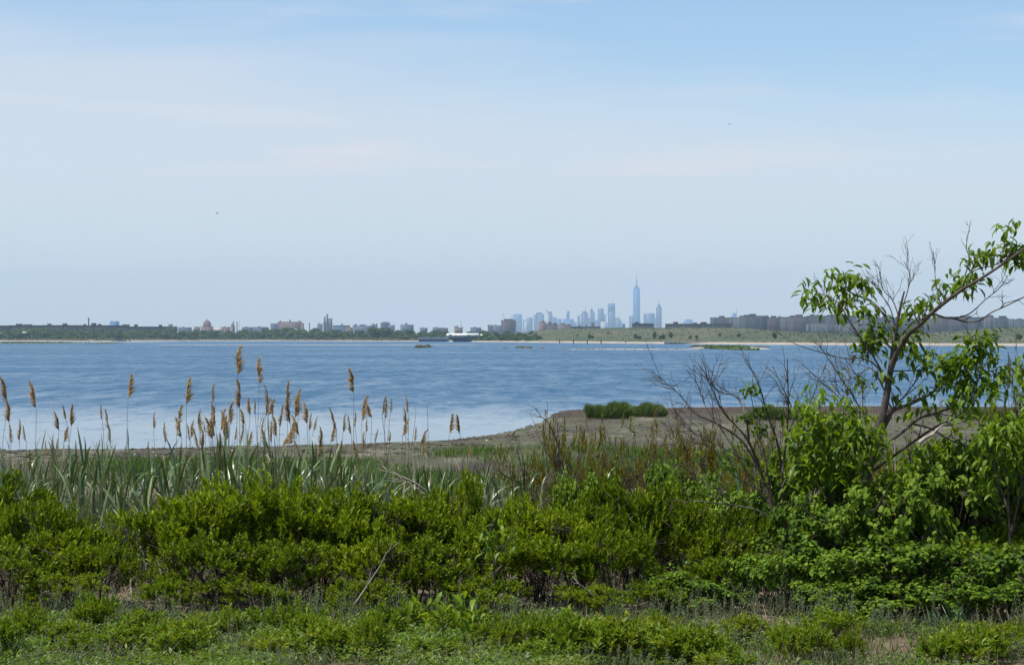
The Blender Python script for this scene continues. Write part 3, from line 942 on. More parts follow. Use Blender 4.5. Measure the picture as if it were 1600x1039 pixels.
tower('slim pale tapering tower behind the reddish brown block', 784.4, 787.8, 493, 'pale', top=('pyramid', 489.8))
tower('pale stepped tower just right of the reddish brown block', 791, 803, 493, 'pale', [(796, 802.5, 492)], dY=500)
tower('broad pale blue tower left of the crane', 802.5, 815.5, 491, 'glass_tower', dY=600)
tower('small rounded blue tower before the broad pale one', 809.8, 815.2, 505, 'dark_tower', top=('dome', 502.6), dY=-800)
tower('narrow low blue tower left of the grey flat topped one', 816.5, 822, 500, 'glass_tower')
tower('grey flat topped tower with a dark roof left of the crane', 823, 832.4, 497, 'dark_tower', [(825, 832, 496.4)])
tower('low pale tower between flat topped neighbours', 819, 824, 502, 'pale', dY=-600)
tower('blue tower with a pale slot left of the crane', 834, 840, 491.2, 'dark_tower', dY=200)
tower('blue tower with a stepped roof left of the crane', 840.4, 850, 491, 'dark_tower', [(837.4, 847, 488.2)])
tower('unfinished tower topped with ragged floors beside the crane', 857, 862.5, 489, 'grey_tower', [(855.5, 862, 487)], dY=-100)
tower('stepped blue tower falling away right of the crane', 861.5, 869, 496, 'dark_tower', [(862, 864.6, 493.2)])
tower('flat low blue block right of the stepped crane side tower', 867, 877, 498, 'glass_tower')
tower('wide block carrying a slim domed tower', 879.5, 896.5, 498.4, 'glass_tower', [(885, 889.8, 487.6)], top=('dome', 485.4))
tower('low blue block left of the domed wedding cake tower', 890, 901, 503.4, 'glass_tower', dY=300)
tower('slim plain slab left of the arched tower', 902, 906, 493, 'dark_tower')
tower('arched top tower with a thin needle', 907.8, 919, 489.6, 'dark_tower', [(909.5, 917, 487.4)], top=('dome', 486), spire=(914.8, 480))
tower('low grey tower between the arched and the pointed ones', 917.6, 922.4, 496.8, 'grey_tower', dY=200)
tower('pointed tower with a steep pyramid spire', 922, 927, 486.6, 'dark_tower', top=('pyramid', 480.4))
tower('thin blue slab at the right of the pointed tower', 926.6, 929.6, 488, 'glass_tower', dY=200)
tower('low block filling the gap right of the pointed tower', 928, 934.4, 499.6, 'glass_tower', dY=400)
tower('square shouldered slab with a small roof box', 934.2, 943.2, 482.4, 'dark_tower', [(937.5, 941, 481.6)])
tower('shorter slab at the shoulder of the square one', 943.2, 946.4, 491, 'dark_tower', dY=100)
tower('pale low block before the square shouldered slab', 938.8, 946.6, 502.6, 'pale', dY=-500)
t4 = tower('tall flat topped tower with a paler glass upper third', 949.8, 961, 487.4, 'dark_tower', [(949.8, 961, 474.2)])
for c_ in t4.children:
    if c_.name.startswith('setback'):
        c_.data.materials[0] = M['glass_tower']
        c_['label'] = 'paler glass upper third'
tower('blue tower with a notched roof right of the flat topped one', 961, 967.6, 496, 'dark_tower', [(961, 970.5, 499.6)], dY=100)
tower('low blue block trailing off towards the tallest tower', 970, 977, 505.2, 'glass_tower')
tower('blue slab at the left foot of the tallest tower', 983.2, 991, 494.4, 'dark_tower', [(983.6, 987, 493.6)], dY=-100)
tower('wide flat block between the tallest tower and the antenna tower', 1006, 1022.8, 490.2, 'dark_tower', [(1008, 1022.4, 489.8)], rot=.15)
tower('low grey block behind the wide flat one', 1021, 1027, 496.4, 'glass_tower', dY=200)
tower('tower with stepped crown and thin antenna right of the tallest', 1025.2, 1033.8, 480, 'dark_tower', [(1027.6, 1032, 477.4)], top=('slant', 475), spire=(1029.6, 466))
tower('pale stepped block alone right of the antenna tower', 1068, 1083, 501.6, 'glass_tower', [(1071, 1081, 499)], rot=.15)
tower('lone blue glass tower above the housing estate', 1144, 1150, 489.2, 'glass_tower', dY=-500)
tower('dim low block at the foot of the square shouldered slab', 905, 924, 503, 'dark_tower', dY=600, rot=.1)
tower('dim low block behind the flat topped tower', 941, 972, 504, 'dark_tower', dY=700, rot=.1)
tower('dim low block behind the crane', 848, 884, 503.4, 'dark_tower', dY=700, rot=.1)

# the tallest: eight tall triangles between a square base and a turned square roof
xw = (994.6 - 800) * SM
wtc = empty('skyscraper', (xw, YM, 1.0), 'tallest glass tower, tapering chamfered sides and a long spire', 'skyscraper', rz=.18)
Zw = lambda py: EYE + (HOR - py) * SM - 1
hw = 6.1 * SM * .80
zb_, zr = Zw(516), Zw(450.5)
A = [(-hw, -hw, zb_), (hw, -hw, zb_), (hw, hw, zb_), (-hw, hw, zb_)]
rr = hw * 1.10
B = [(0, -rr, zr), (rr, 0, zr), (0, rr, zr), (-rr, 0, zr)]
mb = MB().add(A + B, [(4, 5, 6, 7)], [(0, 1, 4), (1, 2, 5), (2, 3, 6), (3, 0, 7), (1, 5, 4), (2, 6, 5), (3, 7, 6), (0, 4, 7)])
obj('shaft', mb.mesh('shaft', M['glass_tower']), wtc)
obj('base', MB().box(-hw, hw, -hw, hw, 0, zb_ - .05).mesh('base', M['grey_tower']), wtc)
obj('parapet', MB().lathe(0, 0, [(rr * .86, zr - 1), (rr * .82, Zw(449)), (rr * .5, Zw(448.6)), (0, Zw(448.6))], 4).mesh('parapet', M['grey_tower']), wtc)
obj('beacon_ring', MB().lathe(0, 0, [(6, Zw(448.6) + .1), (14, Zw(447.6)), (14, Zw(447)), (3, Zw(446.8))], 10).mesh('beacon_ring', M['grey_tower']), wtc)
obj('spire', MB().tube([(0, 0, Zw(448)), (0, 0, Zw(440)), (0, 0, Zw(428))], [4.2, 3.0, 1.0], 6).mesh('spire', M['grey_tower']), wtc)

# tower crane
xk = (853.6 - 800) * SM
cr = empty('tower_crane', (xk, YM - 200, 1.0), 'tall pale tower crane beside the unfinished tower', 'crane')
obj('crane_mast', MB().box(-3.2, 3.2, -3.2, 3.2, 0, Zw(485.5)).mesh('crane_mast', M['pale']), cr)
obj('jib', MB().tube([(0, 0, Zw(486)), (-6, 0, Zw(483.8))], [3, 1.6], 4).mesh('jib', M['dark_metal']), cr)
obj('cab', MB().box(-4.5, 4.5, -5, 5, Zw(487.5), Zw(486)).mesh('cab', M['dark_metal']), cr)

# ------------------------------------------------------------------ barge, sheds and bulkheads on the far shore
Yb = EYE * F / (533.9 - HOR) - 85
s = Yb / F
xb = (722.5 - 800) * s
bg_ = empty('barge', (xb, Yb, 0), 'dark blue flared barge moored at the beach under a white deckhouse', 'boat')
Zb = lambda py: EYE + (HOR - py) * s
prof = [(-21.5, -16.5, 526.6), (-19.2, -16, 528.6), (-13.5, -13, 533.4), (-13.0, -12, 534.4)]
hv = []
for xl, d, py in ((22.6, 7, 525.9), (20.5, 6.6, 528.8), (14.4, 5.4, 533.0), (13.6, 5, 534.2)):
    z = Zb(py)
    hv += [(-xl * s, -d * s, z), (xl * s, -d * s, z), (xl * s, d * s, z), (-xl * s, d * s, z)]
hq = [(0, 1, 2, 3)]
for k in range(3):
    for i in range(4):
        j = (i + 1) % 4
        hq.append((k * 4 + i, (k + 1) * 4 + i, (k + 1) * 4 + j, k * 4 + j))
obj('hull', MB().add(hv, hq).mesh('hull', M['hull']), bg_)
obj('gunwale', MB().box(-23 * s, 23 * s, -7.2 * s, 7.2 * s, Zb(525.9) + .01, Zb(525.4)).mesh('gunwale', M['dark_metal']), bg_)
dk = MB().box(-24.0 * s, 24.6 * s, -6 * s, 6 * s, Zb(525.4) + .02, Zb(524.2))
obj('deckhouse', dk.mesh('deckhouse', M['white']), bg_)
rv = [(-26 * s, -7.2 * s, Zb(524.6)), (27 * s, -7.2 * s, Zb(524.6)), (27 * s, 7.2 * s, Zb(524.6)), (-26 * s, 7.2 * s, Zb(524.6)), (-23.5 * s, -1.5 * s, Zb(520.9)), (25 * s, -1.5 * s, Zb(520.9)), (25 * s, 1.5 * s, Zb(520.9)), (-23.5 * s, 1.5 * s, Zb(520.9))]
obj('roof', MB().add(rv, [(0, 1, 5, 4), (1, 2, 6, 5), (2, 3, 7, 6), (3, 0, 4, 7), (4, 5, 6, 7), (3, 2, 1, 0)]).mesh('roof', M['white']), bg_)
for a, b_, y0_, y1_ in ((-21, -16.5, 522.4, 524.4), (-12, -9, 523.3, 524.9), (-5, -1.6, 523.5, 525), (8.6, 11, 522.2, 525), (14, 15.5, 523.4, 524.8)):
    obj('dormer_window', MB().box(a * s, b_ * s, -6.9 * s, -5 * s, Zb(y1_), Zb(y0_)).mesh('dormer_window', M['window']), bg_)


def shed(label, px0, px1, ytop, ybot, Y, mat='white', depth=14):
    s_ = Y / F
    x0_, x1_ = (px0 - 800) * s_, (px1 - 800) * s_
    zb_ = float(fz((x0_ + x1_) / 2, Y)) - .5
    z1_ = EYE + (HOR - ytop) * s_
    z0_ = EYE + (HOR - ybot) * s_
    o = empty('shed', ((x0_ + x1_) / 2, Y, zb_), label, 'shed', 'white roofed sheds by the barge')
    w_ = (x1_ - x0_) / 2
    obj('wall', MB().box(-w_ * .96, w_ * .96, -depth / 2, depth / 2, 0, z0_ - zb_).mesh('wall', M['block']), o)
    V = [(-w_, -depth / 2 - 1, z0_ - zb_ + .02), (w_, -depth / 2 - 1, z0_ - zb_ + .02), (w_, depth / 2 + 1, z0_ - zb_ + .02), (-w_, depth / 2 + 1, z0_ - zb_ + .02), (-w_, 0, z1_ - zb_), (w_, 0, z1_ - zb_)]
    obj('roof', MB().add(V, [(0, 1, 5, 4), (2, 3, 4, 5), (0, 3, 2, 1)], [(0, 4, 3), (1, 2, 5)]).mesh('roof', M[mat]), o)


shed('white roofed shed touching the right end of the barge roof', 749, 757.5, 522.2, 524.8, Yb + 70)
shed('white gabled shed standing right of the barge', 759, 770, 521.6, 524.4, Yb + 90)
shed('small white roofed shed farther right of the barge', 771, 786, 523.2, 525.6, Yb + 80)
shed('tiny white shed half hidden in the trees left of the barge', 650, 655, 524.4, 525.6, Yb + 380)
shed('small white roof glimpsed among the far left trees', 36, 41, 518.6, 520.4, 2960)
shed('low pale roof at the far left edge of the woods', 0, 4, 520.2, 521.6, 2960)
shed('white flat roof in front of the turreted block', 460, 464, 514.2, 515.4, 3400)


def bulkhead(label, px0, px1, y0_, y1_, Y, mat, n):
    """A shore wall of sheet panels."""
    s_ = Y / F
    xa, xb_ = (px0 - 800) * s_, (px1 - 800) * s_
    z1_, z0_ = EYE + (HOR - y0_) * s_, min(EYE + (HOR - y1_) * s_, 0)
    o = empty('sea_wall', ((xa + xb_) / 2, Y, z0_ - .5), label, 'wall')
    r = np.random.default_rng(n)
    wd = (xb_ - xa) / n
    for i in range(n):
        x_ = xa - (xa + xb_) / 2 + i * wd
        obj('panel', MB().box(x_ + .03, x_ + wd - .03, -1 - r.uniform(0, .25), 1, 0, z1_ - z0_ + .5 + r.uniform(-.3, .1)).mesh('panel', M[mat]), o)


bulkhead('grey blue sheet wall along the shore left of the barge', 654, 702, 526.6, 531.5, Yb + 125, 'grey_tower', 12)
bulkhead('grey sheet wall along the shore right of the barge', 744, 800, 526.4, 530.5, Yb + 95, 'block', 10)
bulkhead('low rubble wall along the beach foot of the hill', 1038, 1170, 533.2, 535.2, 1640, 'stone', 40)

for i, (px, yt, yb_) in enumerate([(874.4, 529, 535.8), (896.4, 529.2, 536), (917.6, 529.4, 536.2), (939.2, 529.4, 536.2), (977.6, 533, 536)]):
    Y = EYE * F / (yb_ + .6 - HOR)
    x_ = (px - 800) / F * Y
    h_ = (yb_ + .6 - yt) / F * Y
    o = empty('wooden_pile', (x_, Y, -.6), ['old dark pile standing in the shallows below the hill', 'short dark stump of a pile on the beach'][i == 4], 'pile', 'dark piles along the hill beach')
    obj('post', MB().lathe(0, 0, [(.48, 0), (.40, h_ + .5), (.25, h_ + .7), (0, h_ + .7)], 7).mesh('post', M['pile']), o)
    obj('collar', MB().lathe(0, 0, [(.42, h_ * .6), (.55, h_ * .6 + .1), (.55, h_ * .6 + .5), (.42, h_ * .6 + .6)], 7).mesh('collar', M['dark_metal']), o)
# derelict pier stubs on the left beach
for i, px in enumerate([176, 179, 182, 184.6, 187, 189.4, 192, 194.4, 197, 202.6]):
    Y = 2720 - i * 4
    x_ = (px - 800) / F * Y
    h_ = (2.6 if px < 200 else 3.6) + .5 * math.sin(i * 3)
    obj_ = obj('pier_stub', MB().lathe(0, 0, [(.75 if px < 200 else 1.1, 0), (.6, h_ + 1), (0, h_ + 1.1)], 7).mesh('pier_stub', M['pile']), None, (x_, Y, -.8))
    tag(obj_, 'rotten dark stub of a derelict pier off the left beach' if px < 200 else 'thicker lone stub at the end of the derelict pier', 'pile', 'derelict pier stubs')

# ------------------------------------------------------------------ far trees


def far_tree_mesh(seed, shape):
    r = np.random.default_rng(seed)
    mb = MB()
    mb.tube([(0, 0, -1), (.1, 0, .25), (0, .1, .6)], [.06, .045, .02], 6)
    for k in range(5):
        a = r.uniform(0, 6.3)
        mb.tube([(0, 0, .3 + .05 * k), (.18 * math.cos(a), .18 * math.sin(a), .6 + .05 * k)], [.02, .008], 4)
    lobes = []
    for k in range(9):
        a, q_ = r.uniform(0, 6.3), r.uniform(.0, .34)
        lobes.append((q_ * math.cos(a), q_ * math.sin(a), r.uniform(.32, .80), r.uniform(.16, .27)))
    Pn, Nn = [], []
    for (x_, y_, z_, rad) in lobes:
        n_ = 70
        d_ = nrm(r.normal(size=(n_, 3)))
        Pn.append(np.array([x_, y_, z_]) + d_ * rad * r.uniform(.75, 1.08, (n_, 1)) * np.array([1.15, 1.15, shape]))
        Nn.append(d_ + r.normal(0, .5, (n_, 3)))
    Pn, Nn = np.concatenate(Pn), np.concatenate(Nn)
    Pn[:, 2] = np.maximum(Pn[:, 2], .04)
    D = nrm(np.cross(Nn, r.normal(size=Nn.shape)))
    V, F_ = scatter(LEAF5 - np.array([0, .5, 0]), LEAF5_T, Pn, D, Nn, r.uniform(.10, .19, len(Pn)), r.uniform(.08, .14, len(Pn)))
    return mb.mesh('trunk', M['bark']), mesh_np('crown', V, [F_], M['far_tree'])


FT = [far_tree_mesh(100 + i, [.8, 1.0, 1.15, .7, .9, 1.05][i]) for i in range(6)]


def far_tree(x_, Y, h_, w_, k, label, group, cat='tree', name='shore_tree'):
    zb_ = float(fz(x_, Y))
    o = empty(name, (x_, Y, zb_ - .3), label, cat, group, float(rng.uniform(0, 6.3)), (w_ * 1.15, w_ * 1.15, h_ / .98))
    obj('trunk', FT[k][0], o)
    obj('crown', FT[k][1], o)['kind'] = 'stuff'


TL_PX = [-60, 0, 30, 60, 100, 150, 200, 240, 275, 330, 400, 430, 470, 500, 560, 600, 640, 700, 760, 800, 840]
TL_PY = [513, 513, 511.5, 512, 514, 515, 515, 514, 513.5, 515, 515, 513.5, 512.5, 515, 516, 515, 515, 517, 517, 517.5, 520]
for i in range(265):
    px = -60 + 905 * ((i * .618034) % 1.0)
    sh_ = np.interp(px, FS_PX, FS_Y)
    row = i % 3
    Y = float(sh_ + 70 + 110 * row + rng.uniform(-30, 50))
    x_ = (px - 800) / F * Y
    zb_ = float(fz(x_, Y))
    top = EYE + (HOR - np.interp(px, TL_PX, TL_PY)) / F * Y
    h_ = (top - zb_) * (rng.uniform(.88, 1.05) if row == 2 else rng.uniform(.62, .92) if row == 1 else rng.uniform(.42, .72))
    far_tree(x_, Y, max(h_, 3.0), max(h_, 3.5) * rng.uniform(1.15, 1.6), i % 6, 'leafy green tree in the wooded belt behind the far beach', 'trees of the far wooded belt')
Y = 2850
far_tree((590 - 800) / F * Y, Y, EYE + (HOR - 508.6) / F * Y - 1, 21, 4, 'broad round crowned tree standing above the far woods', None)
far_tree((601 - 800) / F * Y, Y + 30, EYE + (HOR - 510.4) / F * Y - 1, 15, 1, 'tree at the shoulder of the broad round crowned one', None)
for k, (px, py, h_) in enumerate([(994, 530.4, 4.5), (999, 530.6, 3.6), (1021.8, 530.2, 5.5), (1032, 531, 3.4), (1036.5, 530.6, 4.8), (1048.6, 530, 5.6), (1078, 530.4, 3.4), (1088, 530.2, 3.6), (921, 529.6, 4.4), (925, 530, 3.6), (812, 529.6, 4.6), (795, 529, 4), (1124, 526, 3),
                                   (1155, 527, 3.4), (1211, 529, 4), (1553, 534.4, 3.5), (1557, 534, 4.2), (1593, 533, 4.5), (1547, 534.8, 2.8), (950, 522, 2.6), (902, 526, 2.4)]):
    # stand it where the sight line through that pixel meets the slope
    px_s = np.interp(px, FS_PX, FS_Y)
    Yt = px_s + np.linspace(40, 520, 160)
    zz = fz((px - 800) / F * Yt, Yt)
    j = int(np.argmin(np.abs(EYE + (HOR - py) / F * Yt - zz)))
    far_tree((px - 800) / F * Yt[j], float(Yt[j]), h_ * 1.15, h_ * rng.uniform(.7, 1.0), k % 6, 'small dark shrub dotted on the grassy hill slope', 'shrubs on the landfill slope', 'shrub', 'hill_shrub')
for k in range(34):   # trees at the foot of the estate, seen over the low saddle of the hill
    px = 1215 + k * 6.0 + rng.uniform(-2, 2)
    Y = 2750 + rng.uniform(-120, 120)
    zb_ = float(fz((px - 800) / F * Y, Y))
    top = EYE + (HOR - np.interp(px, [1215, 1240, 1300, 1360, 1420], [520, 518.4, 518.8, 518, 520]) + rng.uniform(-1, 1)) / F * Y
    far_tree((px - 800) / F * Y, Y, max(top - zb_, 4), 11, k % 6, 'leafy tree at the foot of the slab blocks behind the hill', 'trees below the housing estate')


def band(name, label, px0, px1, d0, d1, n, hmin, hmax, mat, seed, wd=2.2):
    """Scrub and reed belt: leaf clumps standing on the far ground."""
    r = np.random.default_rng(seed)
    px = r.uniform(px0, px1, n)
    Y = np.interp(px, FS_PX, FS_Y) + r.uniform(d0, d1, n)
    x_ = (px - 800) / F * Y
    Pn = np.stack([x_, Y, fz(x_, Y) - .2], -1)
    D = np.stack([r.normal(0, .3, n), r.normal(0, .3, n), np.ones(n)], -1)
    N = np.stack([r.normal(0, .6, n), -np.ones(n), np.zeros(n)], -1)
    V, F_ = scatter(LEAF5, LEAF5_T, Pn, D, N, r.uniform(hmin, hmax, n), r.uniform(.6, 1.3, n) * wd)
    c = Pn.mean(0)
    o = obj(name, mesh_np(name, V - c, [F_], M[mat]), None, c)
    tag(o, label, 'scrub', kind='stuff')


band('reed_scrub', 'brownish scrub belt between the left beach and woods', -80, 700, 30, 95, 6500, 1.2, 3.6, 'far_scrub', 5)
band('reed_scrub', 'low tussocky growth over the landfill slope', 800, 1620, 60, 500, 2600, .25, .7, 'hill_grass', 6, 3.0)
band('green_scrub', 'green undergrowth along the foot of the far woods', -80, 840, 60, 180, 5000, 2.0, 4.5, 'far_tree', 7, 3.0)

# ------------------------------------------------------------------ birds
for px, py, Y, w_, lab in ((339, 333.6, 260, .40, 'small dark gull gliding high over the bay'), (1140, 194, 300, .30, 'tiny speck of a bird high in the sky')):
    p_ = P(px, py, Y)
    o = empty('bird', p_, lab, 'bird', None, .3)
    b_ = MB()
    b_.lathe(0, 0, [(.0, -.30), (.05, -.22), (.08, -.05), (.07, .1), (.04, .2), (.05, .26), (.02, .32), (0, .36)], 8)
    V = np.concatenate(b_.v)[:, [2, 0, 1]] * (w_ / .6)
    obj('body', mesh_np('body', V, [np.concatenate(b_.q)], M['dark_metal'], True), o)
    for sd in (-1, 1):
        V = np.array([(.1, 0, .02), (-.1, 0, .02), (.14, sd * .28, .10), (-.04, sd * .30, .10), (-.02, sd * .66, .03), (-.10, sd * .62, .03)]) * (w_ / .6)
        obj('wing', MB().add(V, [(0, 1, 3, 2), (2, 3, 5, 4)]).mesh('wing', M['dark_metal']), o)

# ------------------------------------------------------------------ haze over the whole place
mh = bpy.data.materials.new('haze')
mh.use_nodes = True
t = mh.node_tree
t.nodes.clear()
ho = t.nodes.new('ShaderNodeOutputMaterial')
hv_ = t.nodes.new('ShaderNodeVolumePrincipled')
hv_.inputs['Color'].default_value = (.60, .82, 1.0, 1)
hv_.inputs['Density'].default_value = 6.0e-5
hv_.inputs['Anisotropy'].default_value = 0.0
lk(t, hv_.outputs[0], ho.inputs['Volume'])
tag(obj('haze', MB().box(-9500, 9500, -300, 19700, -3, 545).mesh('haze', mh)), 'pale summer haze over the bay', 'haze', kind='stuff')

# ================================================================== NEAR VEGETATION
rng = np.random.default_rng(77)
tt = lambda n, a, b: rng.uniform(a, b, n)


def wob(p0, p1, r, n=5, amp=.06):
    """A slightly crooked line between two points."""
    p0, p1 = np.asarray(p0, float), np.asarray(p1, float)
    L = np.linalg.norm(p1 - p0)
    k = np.linspace(0, 1, n)[:, None]
    off = np.cumsum(r.normal(0, amp * L / n ** .5, (n, 3)), 0)
    off -= k * off[-1]
    off -= (1 - k) * off[0]
    return p0 + (p1 - p0) * k + off


# ---------------------------------------------------------------- marsh grass and grassy hummocks


def blades(Pn, r, h0, h1, w, lean=.3, T=BLADE5, Tri=LEAF5_T):
    n = len(Pn)
    D = np.stack([r.normal(.06, lean, n), r.normal(0, lean, n), np.ones(n)], -1)
    N = np.stack([r.normal(0, .7, n), -np.ones(n), r.normal(.2, .3, n)], -1)
    return scatter(T, Tri, Pn, D, N, r.uniform(h0, h1, n), np.broadcast_to(w, (n,)) * r.uniform(.7, 1.3, n))


def stuff(name, label, cat, V, F_, mat):
    c = np.array([V[:, 0].mean(), V[:, 1].mean(), V[:, 2].min()])
    o = obj(name, mesh_np(name, V - c, [F_], M[mat]), None, c)
    return tag(o, label, cat, kind='stuff')


def belt(name, label, n, px0, px1, ya, yb, h0, h1, w, mat, seed, clump=.0, thr=.0, lean=.3):
    """Grass scattered over the near ground; ya and yb are metres out (may be functions of the column)."""
    r = np.random.default_rng(seed)
    m = n * 3
    px = r.uniform(px0, px1, m)
    A = ya(px) if callable(ya) else ya
    B = yb(px) if callable(yb) else yb
    Y = A + (B - A) * r.uniform(0, 1, m)
    x = (px - 800) / F * Y
    keep = hsh(x * clump, Y * clump * .6, seed) + r.normal(0, .25, m) > thr if clump else np.ones(m, bool)
    x, Y = x[keep][:n], Y[keep][:n]
    Pn = np.stack([x, Y, gz(x, Y) - .02], -1)
    V, F_ = blades(Pn, r, h0, h1, w, lean)
    return stuff(name, label, 'grass', V, F_, mat)


far_edge = lambda px: np.interp(px, [-200, 300, 560, 620, 700, 900, 1000, 1150, 1700], [80, 81, 80, 84, 90, 92, 92, 90, 90])
belt('marsh_grass', 'short green marsh grass edging the mud flat', 42000, -150, 1800, 50, far_edge, .22, .50, .025, 'marsh', 21, .22, .08, .25)
belt('marsh_grass', 'brown old marsh grass among the green edge', 13000, -150, 1800, 36, far_edge, .15, .36, .022, 'marsh_dry', 22, .4, .0, .45)
belt('marsh_grass', 'sparse green tufts at the foot of the bank', 7000, -150, 1800, 30, 58, .2, .5, .018, 'marsh', 23, .5, .1, .3)


r = np.random.default_rng(61)
m_ = 5200
px = r.uniform(-100, 1750, m_)
Y = np.interp(px, [-100, 500, 760, 870, 1750], [78, 82, 95, 100, 100]) + r.uniform(0, 1, m_) * (np.interp(px, SH_PX, SH_Y) - np.interp(px, [-100, 500, 760, 870, 1750], [78, 82, 95, 100, 100]) - .5)
x_ = (px - 800) / F * Y
k_ = hsh(x_ * .22, Y * .5, 4) + r.normal(0, .25, m_) > .1
Pn = np.stack([x_, Y, gz(x_, Y)], -1)[k_]
V, F_ = scatter(LEAF5 - np.array([0, .5, 0]), LEAF5_T, Pn, nrm(r.normal(0, 1, (len(Pn), 3)) * np.array([1, .5, .15])), np.tile([0, -.3, 1.], (len(Pn), 1)) + r.normal(0, .3, (len(Pn), 3)), r.uniform(.08, .38, len(Pn)), r.uniform(.02, .07, len(Pn)))
stuff('tide_wrack', 'dark tangles of tide wrack strewn over the mud flat', 'wrack', V, F_, 'wrack')
Pn = np.stack([x_, Y, gz(x_, Y) + .01], -1)[~k_][:90]
V, F_ = scatter(LEAF5 - np.array([0, .5, 0]), LEAF5_T, Pn, nrm(r.normal(0, 1, (len(Pn), 3)) * np.array([1, .6, .2])), np.tile([0, -.4, 1.], (len(Pn), 1)), r.uniform(.05, .13, len(Pn)), r.uniform(.05, .10, len(Pn)))
stuff('shells', 'pale shells scattered on the mud flat', 'shells', V, F_, 'shell')


def hummock(label, px0, px1, ytop, ybase, seed, n=3600):
    """Tussock of cord grass on a small lump of peat."""
    Y = (EYE - .36) * F / (ybase - HOR)
    x0, x1 = (px0 - 800) / F * Y, (px1 - 800) / F * Y
    h = (ybase - ytop) / F * Y * 1.28
    r = np.random.default_rng(seed)
    xc, w = (x0 + x1) / 2, (x1 - x0) / 2
    zb = float(gz(xc, Y))
    o = empty('grass_hummock', (xc, Y, zb), label, 'grass', None)
    mb = MB().lathe(0, 0, [(1.0, -.3), (1.02, .06), (.9, .16), (.4, .22), (0, .23)], 18)
    V = np.concatenate(mb.v) * np.array([w, min(w * .5, 1.6), 1])
    obj('peat_lump', mesh_np('peat_lump', V, [np.concatenate(mb.q)], M['marsh_mud'], True), o)
    a, q_ = r.uniform(0, 6.3, n), r.uniform(0, 1, n) ** .5
    X, Yv = q_ * np.cos(a) * w, q_ * np.sin(a) * min(w * .5, 1.6)
    lump = .80 + .14 * np.sin(X / w * 4 + seed) + .08 * np.sin(X / w * 11 + seed)
    hh = h * lump * (1 - .30 * q_ ** 6) * r.uniform(.72, 1.08, n)
    D = np.stack([X / w * .28 + r.normal(.12, .16, n), r.normal(-.1, .2, n), np.ones(n)], -1)
    N = np.stack([r.normal(0, .6, n), -np.ones(n), r.normal(.3, .3, n)], -1)
    Tb = BLADE5.copy()
    Tb[4, 2] = -.18
    Vg, Fg = scatter(Tb, LEAF5_T, np.stack([X, Yv, 0 * X + .05], -1), D, N, hh, .05)
    obj('grass_blades', mesh_np('grass_blades', Vg, [Fg], M['cordgrass']), o)['kind'] = 'stuff'


hummock('long low cushion of green cord grass on the peat bank, left half', 917, 982, 625, 648, 31, 5200)
hummock('long low cushion of green cord grass on the peat bank, right half', 968, 1041, 627, 645, 32, 5200)
hummock('green cord grass tuft behind the bare branched shrub', 1170, 1229, 632, 651, 33, 3800)
hummock('green cord grass tuft half hidden by the leafy sapling', 1226, 1292, 634, 652, 34, 3800)
hummock('small cord grass tuft on the bank behind the cherry tree', 1500, 1570, 634, 652, 35, 2600)

# ---------------------------------------------------------------- reeds


def plume_mesh(seed):
    """Feathery seed head, one unit tall, drooping to one side."""
    r = np.random.default_rng(seed)
    droop = r.uniform(.1, .45)
    side = 1 if seed % 2 else -1
    ax = curve([(0, 0, 0), (.03 * side, 0, .35), (.07 * side, .02, .7), (droop * .5 * side, 0, 1.0)], 8)
    n = 260
    k = r.uniform(0, 1, n) ** .85
    i = np.clip((k * (len(ax) - 1)).astype(int), 0, len(ax) - 2)
    base = ax[i] + (ax[i + 1] - ax[i]) * (k * (len(ax) - 1) - i)[:, None]
    a = r.uniform(0, 6.3, n)
    wdt = np.interp(k, [0, .2, .5, .85, 1], [.55, .9, .75, .35, .12])
    D = np.stack([np.cos(a) * .40 * wdt + side * (.18 + .55 * wdt * r.uniform(.2, 1.0, n)), np.sin(a) * .5 * wdt, .80 + r.normal(0, .14, n)], -1)
    T = np.array([(0, 0, 0), (-.5, .4, .03), (0, .42, .03), (.5, .45, .03), (0, 1, -.30)])
    V, F_ = scatter(T, LEAF5_T, base, D, np.stack([-.2 * side + r.normal(0, .4, n), r.normal(0, .6, n), 1 + 0 * a], -1), r.uniform(.20, .40, n) * np.interp(k, [0, .3, 1], [1, 1, .5]), r.uniform(.014, .034, n))
    return mesh_np('plume', V, [F_], M['plume'])


def thin_plume_mesh(seed):
    r = np.random.default_rng(seed)
    side = 1 if seed % 2 else -1
    ax = curve([(0, 0, 0), (.02 * side, 0, .4), (.10 * side, .0, 1.0)], 8)
    n = 90
    k = r.uniform(0, 1, n)
    i = np.clip((k * (len(ax) - 1)).astype(int), 0, len(ax) - 2)
    base = ax[i]
    a = r.uniform(0, 6.3, n)
    D = np.stack([np.cos(a) * .16 + .10 * side, np.sin(a) * .16, 1 + 0 * a], -1)
    V, F_ = scatter(BLADE5, LEAF5_T, base, D, np.stack([np.cos(a), np.sin(a), 0 * a], -1), r.uniform(.2, .34, n), r.uniform(.03, .06, n))
    return mesh_np('plume', V, [F_], M['plume'])


PL = [plume_mesh(200 + i) for i in range(8)]
PT = [thin_plume_mesh(300 + i) for i in range(4)]


def stem_mesh(seed, mat, r0=.0042):
    r = np.random.default_rng(seed)
    a, b = r.normal(0, .018), r.normal(0, .018)
    pts = curve([(0, 0, -.06), (a, 0, .35), (a + b, b, .7), (0, 0, 1.0)], 4)
    return MB().tube(pts, np.linspace(r0, r0 * .5, len(pts)), 5).mesh('stem', M[mat], True)


ST = [stem_mesh(400 + i, 'dry_stem') for i in range(5)]
SG = [stem_mesh(420 + i, 'stem_green', .005) for i in range(4)]


